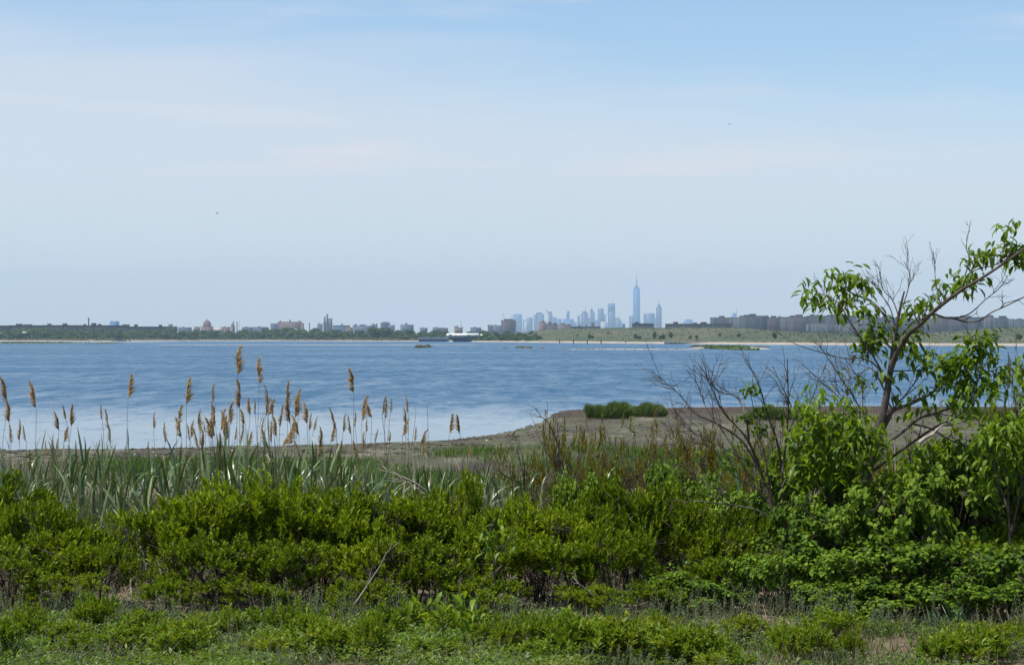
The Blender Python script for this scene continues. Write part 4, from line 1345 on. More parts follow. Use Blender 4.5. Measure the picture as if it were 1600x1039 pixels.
def blade_mesh(seed, mat='reed_green'):
    """Reed leaf, one unit long: rises, then arches over."""
    r = np.random.default_rng(seed)
    n = 9
    k = np.linspace(0, 1, n)
    bend = [.3, .8, 1.2, 1.6, 2.2, .6, 1.0, 2.7, .2, 1.5][seed % 10]
    ang = .30 + .12 * r.uniform(-1, 1) + bend * k ** 1.7
    dx, dz = np.sin(ang), np.cos(ang)
    X = np.concatenate([[0], np.cumsum(dx[:-1])]) / (n - 1)
    Z = np.concatenate([[0], np.cumsum(dz[:-1])]) / (n - 1)
    wd = np.interp(k, [0, .12, .4, .75, 1], [.35, .8, 1, .62, .02]) * .029
    tw = .5 * r.uniform(-1, 1) * k
    C = np.stack([X, 0 * X, Z], -1)
    side = np.stack([np.sin(tw) * dz, np.cos(tw), -np.sin(tw) * dx], -1)
    up = np.stack([-dz, 0 * dx, dx], -1)
    Lv = C - side * wd[:, None] + up * wd[:, None] * .25
    Rv = C + side * wd[:, None] + up * wd[:, None] * .25
    V = np.concatenate([Lv, C, Rv])
    i = np.arange(n - 1)
    Q = np.concatenate([np.stack([i, i + n, i + n + 1, i + 1], 1), np.stack([i + n, i + 2 * n, i + 2 * n + 1, i + n + 1], 1)])
    return mesh_np('leaf', V, [Q], M[mat], True)


BL = [blade_mesh(500 + i) for i in range(10)]
BD = [blade_mesh(520 + i, 'dry_stem') for i in range(4)]

plumes = [(12, 592, 632, 0), (57, 597, 638, 0), (17, 665, 694, 1), (30, 658, 690, 1), (41, 666, 690, 1), (69, 690, 712, 1), (92, 645, 672, 0), (99, 668, 692, 0), (104, 632, 657, 1),
          (160, 632, 656, 1), (170, 641, 671, 1), (173, 664, 692, 1), (200, 588, 623, 0), (196, 690, 704, 2), (240, 645, 671, 1), (258, 662, 692, 1), (277, 634, 664, 0), (284, 654, 684, 0), (291, 593, 632, 0),
          (297, 664, 688, 1), (314, 662, 678, 1), (321, 660, 676, 1), (331, 601, 632, 1), (337, 633, 666, 0), (345, 641, 672, 0), (350, 652, 682, 0), (359, 640, 664, 1), (371, 544, 586, 0),
          (374, 597, 638, 0), (381, 645, 672, 1), (391, 622, 648, 0), (366, 668, 690, 1), (405, 562, 601, 0), (413, 593, 602, 2), (419, 605, 636, 1), (427, 624, 650, 1), (437, 635, 668, 1),
          (449, 598, 642, 1), (454, 626, 662, 0), (461, 612, 652, 0), (467, 621, 642, 1), (480, 631, 662, 0), (489, 651, 676, 1), (502, 669, 696, 0), (516, 662, 692, 0), (536, 647, 676, 1),
          (553, 579, 614, 0), (549, 650, 680, 1), (555, 645, 668, 1), (565, 621, 660, 0), (572, 655, 676, 1), (581, 624, 652, 0), (586, 672, 692, 1), (597, 620, 648, 1), (601, 625, 656, 1),
          (609, 674, 690, 0), (629, 654, 680, 0), (638, 618, 646, 1), (647, 668, 692, 1), (657, 670, 694, 0), (650, 634, 644, 2), (668, 630, 642, 2), (702, 649, 678, 0), (719, 650, 678, 0),
          (734, 698, 716, 0), (533, 690, 712, 0), (560, 690, 716, 0), (470, 690, 715, 0), (386, 676, 700, 0), (228, 690, 706, 1), (152, 686, 704, 1), (660, 690, 712, 0), (765, 704, 722, 1)]
RL = ['dry reed with a full feathery brown plume standing against the water', 'dry reed with a thin closed brown plume standing among the green reeds', 'bare dry reed stalk with a frayed wisp at its tip']
rp = np.random.default_rng(5)
for k in range(34):
    px_ = float(rp.choice([rp.normal(350, 30), rp.normal(450, 28), rp.normal(570, 30), rp.uniform(10, 320)], p=[.34, .28, .22, .16]))
    yt_ = float(rp.uniform(622, 688))
    plumes.append((px_, yt_, yt_ + float(rp.uniform(22, 34)), int(rp.integers(0, 2))))
for i, (px, yt, yb, kd) in enumerate(plumes):
    Y = float(rng.uniform(20.5, 24.5))
    top, bot = P(px, yt, Y), P(px, yb, Y)
    lean = rng.normal(0, 6) + (8 if kd != 0 else 0)
    bx = (px + lean - 800) / F * Y
    zb = float(gz(bx, Y))
    o = empty('dry_reed', (bx, Y, zb), RL[kd], 'reed', 'dry plumed reeds along the bank')
    h = bot[2] - zb
    shx = math.atan2(bot[0] - bx, h)
    obj('stem', ST[i % 5], o, None, (0, shx, 0), (1, 1, h / math.cos(shx)))
    pl = top[2] - bot[2]
    w_ = pl * rng.uniform(.9, 1.25) if kd == 0 else pl
    if kd == 2:
        w_ *= .7
    elif kd == 1:
        w_ *= .62
    obj('plume', PT[i % 4] if kd == 2 else PL[int(rng.integers(8))], o, (bot[0] - bx, 0, h - .01), (rng.normal(0, .1), rng.normal(0, .12), rng.choice([0, math.pi]) + rng.normal(0, .4)), (w_ * 1.15, w_ * 1.15, pl * 1.03))
    for k in range(int(rng.integers(1, 4))):
        z_ = h * rng.uniform(.35, .85)
        obj('dry_leaf', BD[(i + k) % 4], o, (math.tan(shx) * z_, 0, z_), (0, 0, rng.uniform(0, 6.3)), rng.uniform(.12, .28))

# green shoots
top_fn = lambda px: np.interp(px, [-60, 0, 60, 130, 210, 270, 330, 400, 450, 520, 570, 640, 700, 760, 800], [735, 716, 690, 672, 700, 700, 672, 680, 676, 690, 716, 740, 722, 716, 730])
NSH = 280
for i in range(NSH):
    if i < 200:
        px = -40 + 640 * ((i * .618034) % 1.0)
    elif i < 250:
        px = 570 + 260 * ((i * .618034) % 1.0)
    else:
        px = 800 + 440 * ((i * .618034) % 1.0)
    Y = float(rng.uniform(19.6, 25.0))
    yt = float(top_fn(px)) + abs(rng.normal(0, 26)) + rng.uniform(-6, 8)
    x_ = (px - 800) / F * Y
    zb = float(gz(x_, Y))
    h = max(EYE + (HOR - yt) / F * Y - zb, .5)
    sz_ = 'tall' if yt < 705 else 'short'
    o = empty('green_reed', (x_, Y, zb), {'tall': 'tall green reed shoot with long arching blades rising above the dry stalks', 'short': 'shorter green reed shoot with arching blades crowded behind the bushes'}[sz_], 'reed', 'green reed shoots along the bank', float(rng.uniform(0, 6.3)))
    hs = h * .80
    ti = rng.normal(0, .05)
    obj('stem', SG[i % 4], o, None, (ti, 0, 0), (1, 1, hs))
    nb = int(rng.integers(6, 10))
    az = rng.uniform(0, 6.3)
    for k in range(nb):
        f = .30 + .70 * k / (nb - 1)
        z_ = hs * f
        L = rng.uniform(.34, .56) * (1.0 if k < nb - 1 else .8)
        az += math.pi + rng.normal(0, .5)
        obj('leaf', BL[int(rng.integers(10))] if k < nb - 1 else BL[[0, 8, 5][i % 3]], o, (0, -math.sin(ti) * z_, z_), (rng.normal(0, .08), rng.normal(-.05, .12) - .15 * (k == nb - 1), az), (L, L * rng.uniform(.8, 1.35), L))

# a mass of old stalks and litter inside the reed bed
r = np.random.default_rng(31)
n = 3600
px = r.uniform(-80, 830, n)
Y = r.uniform(19.5, 28, n)
x_ = (px - 800) / F * Y
Pn = np.stack([x_, Y, gz(x_, Y) - .03], -1)
V, F_ = blades(Pn, r, .5, 1.35, .0075, .14)
stuff('old_reed_stalks', 'thicket of old broken reed stalks inside the reed bed', 'reed', V, F_, 'dry_stem')
n = 5000
px = r.uniform(-80, 1650, n)
Y = r.uniform(17.5, 32, n)
x_ = (px - 800) / F * Y
V, F_ = blades(np.stack([x_, Y, gz(x_, Y) + .02], -1), r, .15, .5, .008, 1.3)
stuff('dead_litter', 'dead grey brown stems and litter on the bank behind the bushes', 'litter', V, F_, 'dead')
n = 1300
px = r.uniform(-80, 850, n)
Y = r.uniform(19.5, 27, n)
x_ = (px - 800) / F * Y
V, F_ = blades(np.stack([x_, Y, gz(x_, Y) - .02], -1), r, .4, .95, .017, .28, BLADE8, LEAF8_T)
stuff('reed_undergrowth', 'dense young reed blades low in the reed bed', 'reed', V, F_, 'reed_green')
n = 2600
px = r.uniform(700, 1650, n)
Y = r.uniform(21, 30, n)
x_ = (px - 800) / F * Y
V, F_ = blades(np.stack([x_, Y, gz(x_, Y) - .02], -1), r, .4, 1.0, .017, .3, BLADE8, LEAF8_T)
stuff('reed_undergrowth', 'scattered young reed blades behind the right hand bushes', 'reed', V, F_, 'reed_green')

# ---------------------------------------------------------------- shrubs


def shrub_mesh(seed, leaf, sprigs, H=1.0, Rr=.62, low=.22, nst=9, per=10, L=.045, Wd=.34, droop=False, tight=.5, clump=0):
    """Rounded shrub about one unit tall: crooked stems, twigs, and sprigs of leaves over a lumpy crown."""
    r = np.random.default_rng(seed)
    ph = r.uniform(0, 6.3, (6, 3))
    fr_ = r.uniform(1.5, 5.5, (6, 3))

    def lump(d):
        return 1 + .20 * sum(np.sin(d @ fr_[k] + ph[k, 0]) for k in range(6)) / 1.6
    if clump:
        cd = nrm(r.normal(size=(clump, 3)))
        cd[:, 2] = np.where(cd[:, 2] < -.30, -cd[:, 2], cd[:, 2])
        cw = r.uniform(.5, 1.5, clump)
        pick = r.choice(clump, sprigs, p=cw / cw.sum())
        d = nrm(cd[pick] + r.normal(0, .105, (sprigs, 3)))
        crad = r.uniform(.70, 1.10, clump)[pick]
    else:
        d = nrm(r.normal(size=(sprigs, 3)))
        d[:, 2] = np.where(d[:, 2] < -.35, -d[:, 2], d[:, 2])
        crad = 1.0
    rad = crad * lump(d) * (1 - r.uniform(0, 1, sprigs) ** 2.0 * (.30 if clump else .55)) * np.where(r.uniform(0, 1, sprigs) < .06, r.uniform(1.05, 1.22, sprigs), 1)
    c = np.array([0, 0, H * .56])
    tip = c + d * rad[:, None] * np.array([Rr, Rr, H * .46])
    tip[:, 2] *= .97 * H / np.percentile(tip[:, 2], 98)
    tip[:, 2] = np.maximum(tip[:, 2], low * r.uniform(.5, 1.3, sprigs))
    mb = MB()
    nodes = []
    for k in range(nst):
        a = 2 * math.pi * (k + r.uniform(-.3, .3)) / nst
        q_ = r.uniform(.2, .85) * Rr
        e = np.array([math.cos(a) * q_, math.sin(a) * q_, H * r.uniform(.6, .9)])
        p = curve([(.05 * math.cos(a), .05 * math.sin(a), -.08), (e[0] * .32 + r.normal(0, .03), e[1] * .32 + r.normal(0, .03), e[2] * .4), e], 6)
        mb.tube(p, np.linspace(.012, .004, len(p)), 5)
        nodes.append(p[4:])
        for j in range(4):
            b = p[int(r.integers(4, len(p) - 1))]
            e2 = b + np.array([r.normal(0, .16), r.normal(0, .16), r.uniform(.08, .26)])
            p2 = wob(b, e2, r, 4, .1)
            mb.tube(p2, np.linspace(.006, .0025, 4), 4)
            nodes.append(p2)
    nodes = np.concatenate(nodes)
    for k in range(min(sprigs, 240)):
        j = int(np.argmin(((nodes - tip[k]) ** 2).sum(1)))
        mb.tube(wob(nodes[j], tip[k], r, 3, .08), [.004, .003, .002], 3)
    axis = nrm(d * np.array([.7, .7, .5]) + np.array([0, 0, 1.0 if not droop else .35]) + r.normal(0, .28, (sprigs, 3)))
    n = sprigs * per
    ax = np.repeat(axis, per, 0)
    k = np.tile(np.arange(per) / per, sprigs)
    a = np.tile(np.arange(per) * 2.4, sprigs) + np.repeat(r.uniform(0, 6.3, sprigs), per)
    u = nrm(np.cross(ax, np.array([.3, .5, .1])))
    v = np.cross(ax, u)
    radial = u * np.cos(a)[:, None] + v * np.sin(a)[:, None]
    sp = L * 1.5
    base = np.repeat(tip, per, 0) + ax * ((k - .5) * sp)[:, None]
    if droop:
        D = radial * .9 + ax * .15 + np.array([0, 0, -.45]) + r.normal(0, .15, (n, 3))
        N = ax * .6 + radial * .5 + np.array([0, 0, .5])
    else:
        D = radial * tight + ax * (.55 + .5 * k[:, None]) + r.normal(0, .14, (n, 3))
        N = ax - radial * .8
    Ls = L * r.uniform(.65, 1.25, n)
    V, F_ = scatter(LEAF8 if droop else LEAF5, LEAF8_T if droop else LEAF5_T, base, D, N, Ls, Ls * Wd * (1.0 if not droop else 1.7))
    return mb.mesh('branches', M['twig'], True), mesh_np('foliage', V, [F_], M[leaf])


SB = [shrub_mesh(600 + i, 'bayberry', 680, L=.066, low=.24, tight=.42, Wd=.36, clump=62, nst=13) for i in range(8)]
SW = [shrub_mesh(620 + i, 'broad', 520, per=6, L=.066, Wd=.46, droop=True, low=.08, H=1.0, Rr=.6, clump=58, nst=12) for i in range(4)]
SL = [shrub_mesh(640 + i, 'bayberry_new', 80, H=1.0, Rr=.55, low=.15, nst=6, per=10, L=.17, Wd=.30) for i in range(4)]
SO = [shrub_mesh(660 + i, 'orange_twig', 210, H=1.0, Rr=.85, low=.5, nst=12, per=8, L=.060, clump=34) for i in range(3)]


def put_shrub(name, var, px, ytop, Y, wpx, label, group, cat='shrub'):
    """Crown top at pixel row ytop, crown wpx pixels wide."""
    x_ = (px - 800) / F * Y
    zb = float(gz(x_, Y)) - .02
    h = EYE + (HOR - ytop) / F * Y - zb
    w = wpx / F * Y / 1.24
    o = empty(name, (x_, Y, zb), label, cat, group, float(rng.uniform(0, 6.3)), (w, w, h / 1.03))
    obj('branches', var[0], o)
    obj('foliage', var[1], o)['kind'] = 'stuff'
    return o


BGp = 'bayberry bushes along the bank'
bl_back = 'rounded yellow green bayberry bush at the back of the thicket, before the reeds'
bl_mid = 'yellow green bayberry bush in the middle of the thicket'
bl_low = 'low bayberry bush at the front edge of the thicket'
bay = [
    # px, ytop, Y, width, label
    (-20, 742, 17.2, 160, 'tall bayberry bush beside the left reed shoots'), (45, 800, 16.7, 150, bl_mid), (112, 812, 16.6, 160, 'bayberry bush with a dark bare trunk left of the dry gap'), (165, 850, 16.3, 110, 'small bayberry bush at the edge of the dry gap'),
    (15, 860, 16.1, 160, bl_mid), (95, 895, 15.9, 110, bl_low),
    (285, 784, 16.7, 160, 'broad bayberry bush right of the dry gap'), (352, 766, 16.9, 160, bl_back), (425, 762, 17.0, 170, bl_back), (500, 768, 16.9, 170, 'dark hearted bayberry bush in the middle of the row'), (575, 782, 16.8, 160, bl_back),
    (645, 780, 16.8, 150, bl_back), (705, 748, 17.1, 115, 'tallest bayberry bush in the row, before the dead branches'), (765, 788, 16.7, 150, bl_back), (835, 786, 16.8, 160, bl_back), (900, 800, 16.7, 130, bl_back),
    (320, 858, 16.2, 140, bl_mid), (465, 866, 16.2, 150, bl_mid), (610, 862, 16.2, 150, bl_mid), (700, 850, 16.2, 130, bl_mid), (860, 862, 16.1, 150, bl_mid),
    (985, 752, 17.0, 150, 'domed bayberry bush standing clear above its neighbours'), (1040, 764, 17.1, 120, 'bayberry bush at the shoulder of the domed one'), (960, 850, 16.2, 150, bl_mid),
    (1105, 820, 16.8, 140, 'bayberry bush under the bare branches'), (1172, 800, 17.0, 150, 'bayberry bush at the foot of the bare branched shrub'), (1130, 872, 16.2, 140, bl_mid),
    (260, 905, 15.8, 90, bl_low), (390, 905, 15.8, 110, bl_low), (560, 905, 15.8, 90, bl_low), (770, 905, 15.8, 110, bl_low), (920, 915, 15.7, 100, bl_low), (1030, 905, 15.8, 110, bl_low),
    (1290, 800, 17.3, 120, 'bayberry bush under the cherry tree boughs'), (1400, 770, 17.4, 140, 'bayberry bush right behind the cherry trunk'), (1470, 760, 17.6, 130, 'bayberry bush under the long right bough'), (1560, 770, 17.4, 150, 'bayberry bush below the right hand sapling'), (1500, 830, 16.8, 140, bl_mid), (1600, 850, 16.6, 140, bl_mid),
]
for i, (px, yt, Y, w, lab) in enumerate(bay):
    if lab == bl_mid:
        yt -= float(rng.uniform(-8, 30))
        px += float(rng.uniform(-20, 20))
        w *= float(rng.uniform(.85, 1.15))
    elif lab == bl_back:
        yt += float(rng.uniform(-12, 10))
        w *= float(rng.uniform(.9, 1.3))
    put_shrub('bayberry_bush', SB[(i * 3) % 8], px, yt, Y, w * 1.12, lab, BGp)
WG = 'broad leaved bushes under the cherry tree'
wl = 'dark green bush with drooping oval leaves under the cherry tree'
wide = [(1255, 700, 17.2, 150, 'bush with drooping oval leaves left of the cherry trunk'), (1325, 752, 16.6, 160, wl), (1400, 742, 16.5, 160, wl), (1470, 715, 17.0, 170, wl), (1535, 678, 17.2, 180, 'bush with drooping oval leaves below the right sapling'),
        (1600, 632, 17.5, 170, 'tall bush with drooping oval leaves at the right edge'), (1250, 830, 16.2, 150, wl), (1330, 850, 16.0, 160, wl), (1420, 840, 16.0, 170, wl), (1500, 850, 16.0, 160, wl), (1580, 850, 15.9, 160, wl),
        (1210, 860, 16.0, 120, 'bush with drooping oval leaves at the foot of the bare branched shrub'), (1150, 760, 18.2, 110, 'bush with pale drooping leaves behind the bare branches'), (1090, 735, 18.8, 110, 'bush with pale drooping leaves right of the domed bayberry'), (1040, 720, 19.4, 90, 'small leafy bush behind the domed bayberry'),
        (905, 735, 19.2, 80, 'thin bush with pale leaf clusters left of the domed bayberry'), (1280, 780, 16.3, 130, wl), (1370, 900, 15.7, 140, wl), (1460, 905, 15.7, 140, wl), (1545, 905, 15.7, 130, wl), (1290, 905, 15.7, 120, wl), (1050, 890, 16.0, 110, 'small broad leaved bush among the bayberries'), (1120, 905, 15.9, 110, 'small broad leaved bush below the bare branches')]
for i, (px, yt, Y, w, lab) in enumerate(wide):
    if lab == wl and yt > 880:
        lab = 'low bush with drooping oval leaves at the sandy edge of the thicket'
    elif lab == wl and yt > 800:
        lab = 'dark green bush with drooping oval leaves in the shade of the cherry tree'
    put_shrub('leafy_bush', SW[i % 4], px, yt, Y, w * 1.1, lab, WG)
sparse = [(1120, 668, 22, 130, 'thin grey twiggy shrub with few leaves behind the bare branches'), (1200, 672, 21, 130, 'twiggy shrub with yellowish leaves behind the dead trunk'), (925, 676, 25, 100, 'small twiggy shrub with rusty leaves on the marsh edge'), (1290, 660, 20.5, 150, 'twiggy shrub behind the left cherry sapling'), (1400, 672, 21, 150, 'twiggy shrub behind the leaning trunk'), (1592, 560, 18.0, 90, 'thin open crowned shrub with small leaves at the right edge'), (860, 660, 23, 110, 'sparse twiggy shrub with reddish leaves by the peat bank'), (960, 668, 24, 130, 'sparse twiggy shrub with yellow leaves before the mud flat'), (1010, 690, 22, 110, 'twiggy yellow green shrub behind the domed bayberry'), (1050, 660, 23, 110, 'thin twiggy shrub left of the bare branches'), (900, 700, 22, 90, 'low twiggy shrub behind the pale leaf clusters')]
for i, (px, yt, Y, w, lab) in enumerate(sparse):
    put_shrub('twiggy_shrub', SO[i % 3], px, yt, Y, w, lab, None)

# ---------------------------------------------------------------- bare branched shrubs


def limb(root, pts, r0, r1, mat, twigs, r, name='branch', tl=.28, up=.5):
    """One limb through world points (relative to root), with side twigs."""
    o0 = np.array(root.location)
    p = curve(np.asarray(pts) - o0, 6)
    mb = MB().tube(p, np.linspace(r0, r1, len(p)), 6)
    for k in range(twigs):
        j = int(r.integers(len(p) // 3, len(p) - 1))
        d = nrm(p[j + 1 if j + 1 < len(p) else j] - p[j - 1])
        dd = nrm(d + r.normal(0, .6, 3) + np.array([0, 0, up]))
        L = tl * r.uniform(.4, 1.2)
        q_ = wob(p[j], p[j] + dd * L, r, 5, .10)
        rr_ = max(r1, .0016) * .9
        mb.tube(q_, np.linspace(rr_ * 1.2, .0012, 5), 4)
        for m in range(2):
            jj = int(r.integers(1, 4))
            q2 = wob(q_[jj], q_[jj] + nrm(dd + r.normal(0, .7, 3)) * L * r.uniform(.3, .6), r, 4, .12)
            mb.tube(q2, np.linspace(rr_ * .8, .001, 4), 3)
    return obj(name, mb.mesh(name, M[mat], True), root), p + o0


def stand(pts, Y, jit=0.0, r=None):
    out_ = []
    for k, q_ in enumerate(pts):
        yy = Y + (q_[2] if len(q_) > 2 else 0) + (r.normal(0, jit) if r is not None and jit else 0)
        out_.append(P(q_[0], q_[1], yy))
    return np.array(out_)


r = np.random.default_rng(91)
Yd_ = 16.9
bp_ = P(1252, 900, Yd_)
zb = float(gz(bp_[0], Yd_))
ds = empty('bare_shrub', (bp_[0], Yd_, zb), 'leafless shrub with long dark spreading branches before the mud flat', 'shrub')
bare = [([(1258, 945), (1246, 900), (1225, 850), (1205, 790), (1190, 740), (1170, 690), (1150, 665), (1128, 640), (1100, 580)], .020, .003, 9),
        ([(1255, 940), (1240, 880), (1228, 820), (1222, 740), (1214, 690), (1200, 650), (1185, 600), (1165, 560)], .016, .003, 8),
        ([(1222, 740), (1228, 690), (1232, 640), (1231, 600), (1230, 560)], .009, .003, 5),
        ([(1226, 690), (1240, 650), (1225, 610), (1207, 572)], .007, .003, 4),
        ([(1190, 740), (1160, 690), (1120, 662), (1085, 645), (1060, 615), (1018, 580)], .009, .002, 8),
        ([(1170, 690), (1165, 650), (1150, 620), (1120, 610), (1085, 570)], .008, .002, 7),
        ([(1230, 830), (1190, 800), (1150, 790), (1105, 784), (1075, 780)], .008, .003, 6),
        ([(1236, 860), (1200, 850), (1165, 870), (1150, 905)], .006, .002, 4),
        ([(1200, 770), (1150, 745), (1110, 700), (1080, 690), (1040, 670)], .006, .002, 6),
        ([(1206, 780), (1196, 720), (1180, 650), (1172, 610)], .007, .002, 7), ([(1215, 800), (1180, 760), (1140, 690), (1105, 640), (1090, 600)], .006, .002, 8), ([(1222, 760), (1250, 700), (1262, 640), (1290, 570)], .006, .002, 7), ([(1200, 740), (1130, 700), (1090, 680), (1050, 650)], .005, .002, 8)]
for pts, r0, r1, tw in bare:
    limb(ds, stand(pts, Yd_, .06, r), r0, r1, 'twig' if r0 > .0085 else 'bark', int(tw * 2.0), r, tl=.30)
db = empty('dead_shrub', P(1200, 860, 17.3) * np.array([1, 1, 0]) + np.array([0, 0, float(gz(P(1200, 860, 17.3)[0], 17.3))]), 'pale bleached dead trunk inside the bare branched shrub', 'shrub')
limb(db, stand([(1205, 920), (1190, 800), (1178, 730), (1168, 690)], 17.3), .014, .007, 'dead_wood', 3, r, 'trunk')
for px, py, Y in ((1168, 608, 16.9), (1182, 612, 16.9), (1190, 640, 16.9), (1165, 656, 16.9), (1178, 672, 16.9), (1150, 700, 17.0), (1140, 730, 17.0), (1165, 650, 17.0), (1195, 670, 16.9), (1170, 720, 17)):
    c = P(px, py, Y) - np.array(ds.location)
    n = 16
    Pn = c + r.normal(0, .022, (n, 3))
    D = r.normal(0, .7, (n, 3)) + np.array([0, 0, -.3])
    V, F_ = scatter(LEAF8, LEAF8_T, Pn, D, r.normal(0, .4, (n, 3)) + np.array([0, -.3, 1]), r.uniform(.035, .055, n), .032)
    obj('leaf_cluster', mesh_np('leaf_cluster', V, [F_], M['broad']), ds)['kind'] = 'stuff'

bare2 = [('dark leafless twigs rising beside the twiggy reddish shrub', 'twig', 20.0, (905, 800), [([(905, 830), (890, 770), (878, 720), (866, 680), (852, 655), (832, 650)], .010, .002, 9), ([(878, 720), (870, 690), (872, 660)], .005, .002, 5), ([(890, 770), (880, 740), (850, 700), (838, 670)], .005, .002, 6)]),
         ('pale dead branch slanting down into the bayberries', 'dead_wood', 18.6, (680, 800), [([(690, 830), (676, 782), (660, 762), (630, 745), (604, 736)], .011, .004, 5), ([(676, 782), (640, 755), (612, 752)], .005, .002, 4)]),
         ('forked bleached dead branch standing in the dry gap', 'dead_wood', 17.4, (205, 900), [([(205, 930), (203, 880), (197, 840), (188, 812), (178, 796)], .010, .004, 3), ([(198, 850), (185, 845), (172, 832), (163, 824)], .006, .002, 2)]),
         ('pale dead stick leaning low among the front bushes', 'dead_wood', 15.6, (545, 950), [([(540, 962), (560, 935), (580, 905), (602, 872)], .007, .003, 2)]),
         ('thin dead stick lying across the front bushes', 'dead_wood', 15.5, (925, 930), [([(945, 950), (925, 928), (905, 912), (895, 900)], .007, .003, 2)]),
         ('grey dead twigs tangled behind the domed bayberry', 'bark', 19.5, (1000, 800), [([(1000, 840), (1010, 760), (1030, 700), (1060, 665)], .007, .002, 12), ([(1000, 800), (985, 730), (950, 690)], .006, .002, 10), ([(1005, 780), (1050, 740), (1080, 730)], .006, .002, 10)]),
         ('grey dead twigs on the bank behind the tallest bayberry', 'bark', 19.5, (800, 820), [([(800, 840), (780, 780), (770, 740)], .006, .002, 12), ([(805, 830), (830, 780), (850, 760)], .006, .002, 12), ([(810, 820), (870, 770), (900, 750)], .006, .002, 12)]),
         ('white dead twigs standing behind the cherry tree', 'dead_wood', 18.2, (1390, 700), [([(1400, 760), (1396, 640), (1392, 600), (1398, 560)], .006, .002, 6), ([(1398, 700), (1300, 600), (1310, 560)], .006, .002, 6), ([(1330, 760), (1340, 680), (1320, 600), (1335, 540)], .005, .002, 6), ([(1440, 760), (1470, 640), (1440, 570)], .005, .002, 6)])]
for lab, mt, Y, (bx_, by_), lims in bare2:
    b = P(bx_, by_, Y)
    o = empty('dead_branch', (b[0], Y, float(gz(b[0], Y))), lab, 'branch')
    for pts, r0, r1, tw in lims:
        limb(o, stand(pts, Y, .05, r), r0, r1, mt, tw, r, tl=.2)

# ---------------------------------------------------------------- the cherry tree
r = np.random.default_rng(123)
YT = 17.0
bt = P(1343, 900, YT)
ct = empty('cherry_tree', (bt[0], YT, float(gz(bt[0], YT)) - .03), 'young wild cherry tree with a leaning trunk and half bare crown', 'tree')
T0 = [(1340, 965), (1343, 860), (1347, 790), (1353, 750), (1364, 705), (1376, 665), (1384, 625), (1389, 595), (1394, 560), (1397, 535), (1402, 505), (1408, 475), (1413, 455)]
limb(ct, stand(T0, YT), .050, .006, 'bark', 0, r, 'trunk')
br = [
    ([(1391, 580), (1403, 548, -.1), (1420, 522, -.2), (1440, 505, -.3), (1462, 484, -.4), (1500, 455, -.5), (1530, 437, -.6), (1556, 420, -.6), (1582, 402, -.7), (1625, 370, -.7)], .022, .007, 4, .2),
    ([(1458, 490, -.4), (1475, 496, -.4), (1492, 498, -.4), (1510, 503, -.4), (1530, 501, -.5), (1550, 488, -.5), (1572, 478, -.5), (1625, 452, -.6)], .009, .004, 4, .3),
    ([(1490, 498, -.4), (1515, 490, -.4), (1540, 468, -.4), (1562, 450, -.4), (1575, 430, -.4)], .006, .002, 8, .25),
    ([(1503, 452, -.5), (1512, 430, -.5), (1530, 420, -.5), (1560, 412, -.5), (1600, 388, -.5)], .006, .003, 5, .2),
    ([(1404, 530), (1395, 512, .1), (1380, 490, .2), (1360, 470, .3), (1335, 460, .3), (1312, 445, .3), (1298, 420, .3)], .013, .004, 6, .2),
    ([(1360, 552), (1343, 525), (1325, 498), (1312, 475), (1296, 466), (1268, 452)], .007, .003, 5, .2),
    ([(1389, 600), (1372, 570), (1357, 545), (1335, 512)], .009, .005, 3, .2),
    ([(1406, 500), (1395, 470), (1380, 452), (1375, 425)], .005, .002, 9, .2),
    ([(1410, 480), (1418, 455), (1422, 430), (1412, 408)], .005, .002, 9, .2),
    ([(1400, 515), (1390, 480), (1372, 455), (1362, 440)], .005, .002, 8, .2),
    ([(1398, 535), (1415, 515), (1440, 490), (1465, 465)], .007, .003, 4, .2),
    ([(1508, 430, -.5), (1515, 405, -.5), (1510, 385, -.5), (1517, 345, -.5)], .005, .0016, 6, .12),
    ([(1470, 478, -.4), (1462, 440, -.4), (1460, 402, -.4)], .004, .0016, 5, .14),
    ([(1388, 605), (1372, 575), (1349, 560), (1320, 560), (1281, 550), (1244, 538), (1212, 517)], .008, .002, 5, .14),
    ([(1375, 680), (1388, 655), (1397, 641), (1425, 630), (1458, 612), (1472, 592)], .018, .008, 4, .3),
    ([(1384, 625), (1397, 640), (1392, 620)], .008, .004, 2, .1),
    ([(1383, 612), (1372, 590), (1358, 575), (1335, 590), (1300, 596), (1262, 592)], .007, .002, 6, .25),
    ([(1356, 740), (1380, 700), (1410, 675), (1440, 652), (1480, 640), (1512, 628), (1532, 602)], .014, .005, 6, .3),
    ([(1365, 735), (1420, 695), (1460, 668), (1500, 648), (1535, 610)], .012, .005, 5, .3),
    ([(1425, 662), (1455, 670), (1480, 685), (1510, 698), (1535, 703), (1620, 703)], .008, .003, 4, .3),
    ([(1391, 580), (1420, 579), (1445, 577), (1472, 566)], .006, .003, 4, .2),
    ([(1372, 690), (1345, 640), (1330, 615), (1300, 570), (1275, 530)], .007, .002, 14, .28), ([(1368, 700), (1350, 650), (1345, 600), (1320, 560)], .006, .002, 12, .25), ([(1378, 660), (1420, 610), (1440, 580), (1445, 545)], .006, .002, 10, .22),
    ([(1360, 720), (1340, 660), (1310, 620), (1270, 585)], .006, .002, 14, .28),
    ([(1512, 628), (1530, 590), (1535, 560), (1520, 530)], .007, .003, 5, .2),
    ([(1472, 592), (1490, 575), (1500, 555)], .005, .002, 5, .2),
]
for pts, r0, r1, tw, tl in br:
    limb(ct, stand(pts, YT, .02, r), r0, r1, 'bark' if r0 > .006 else 'twig', tw, r, 'branch', tl)
sn = limb(ct, stand([(1436, 692, -.2), (1448, 683, -.2), (1460, 678, -.2)], YT), .017, .010, 'dead_wood', 1, r, 'dead_stub')[0]
sn['label'] = 'pale broken dead stub of a limb'

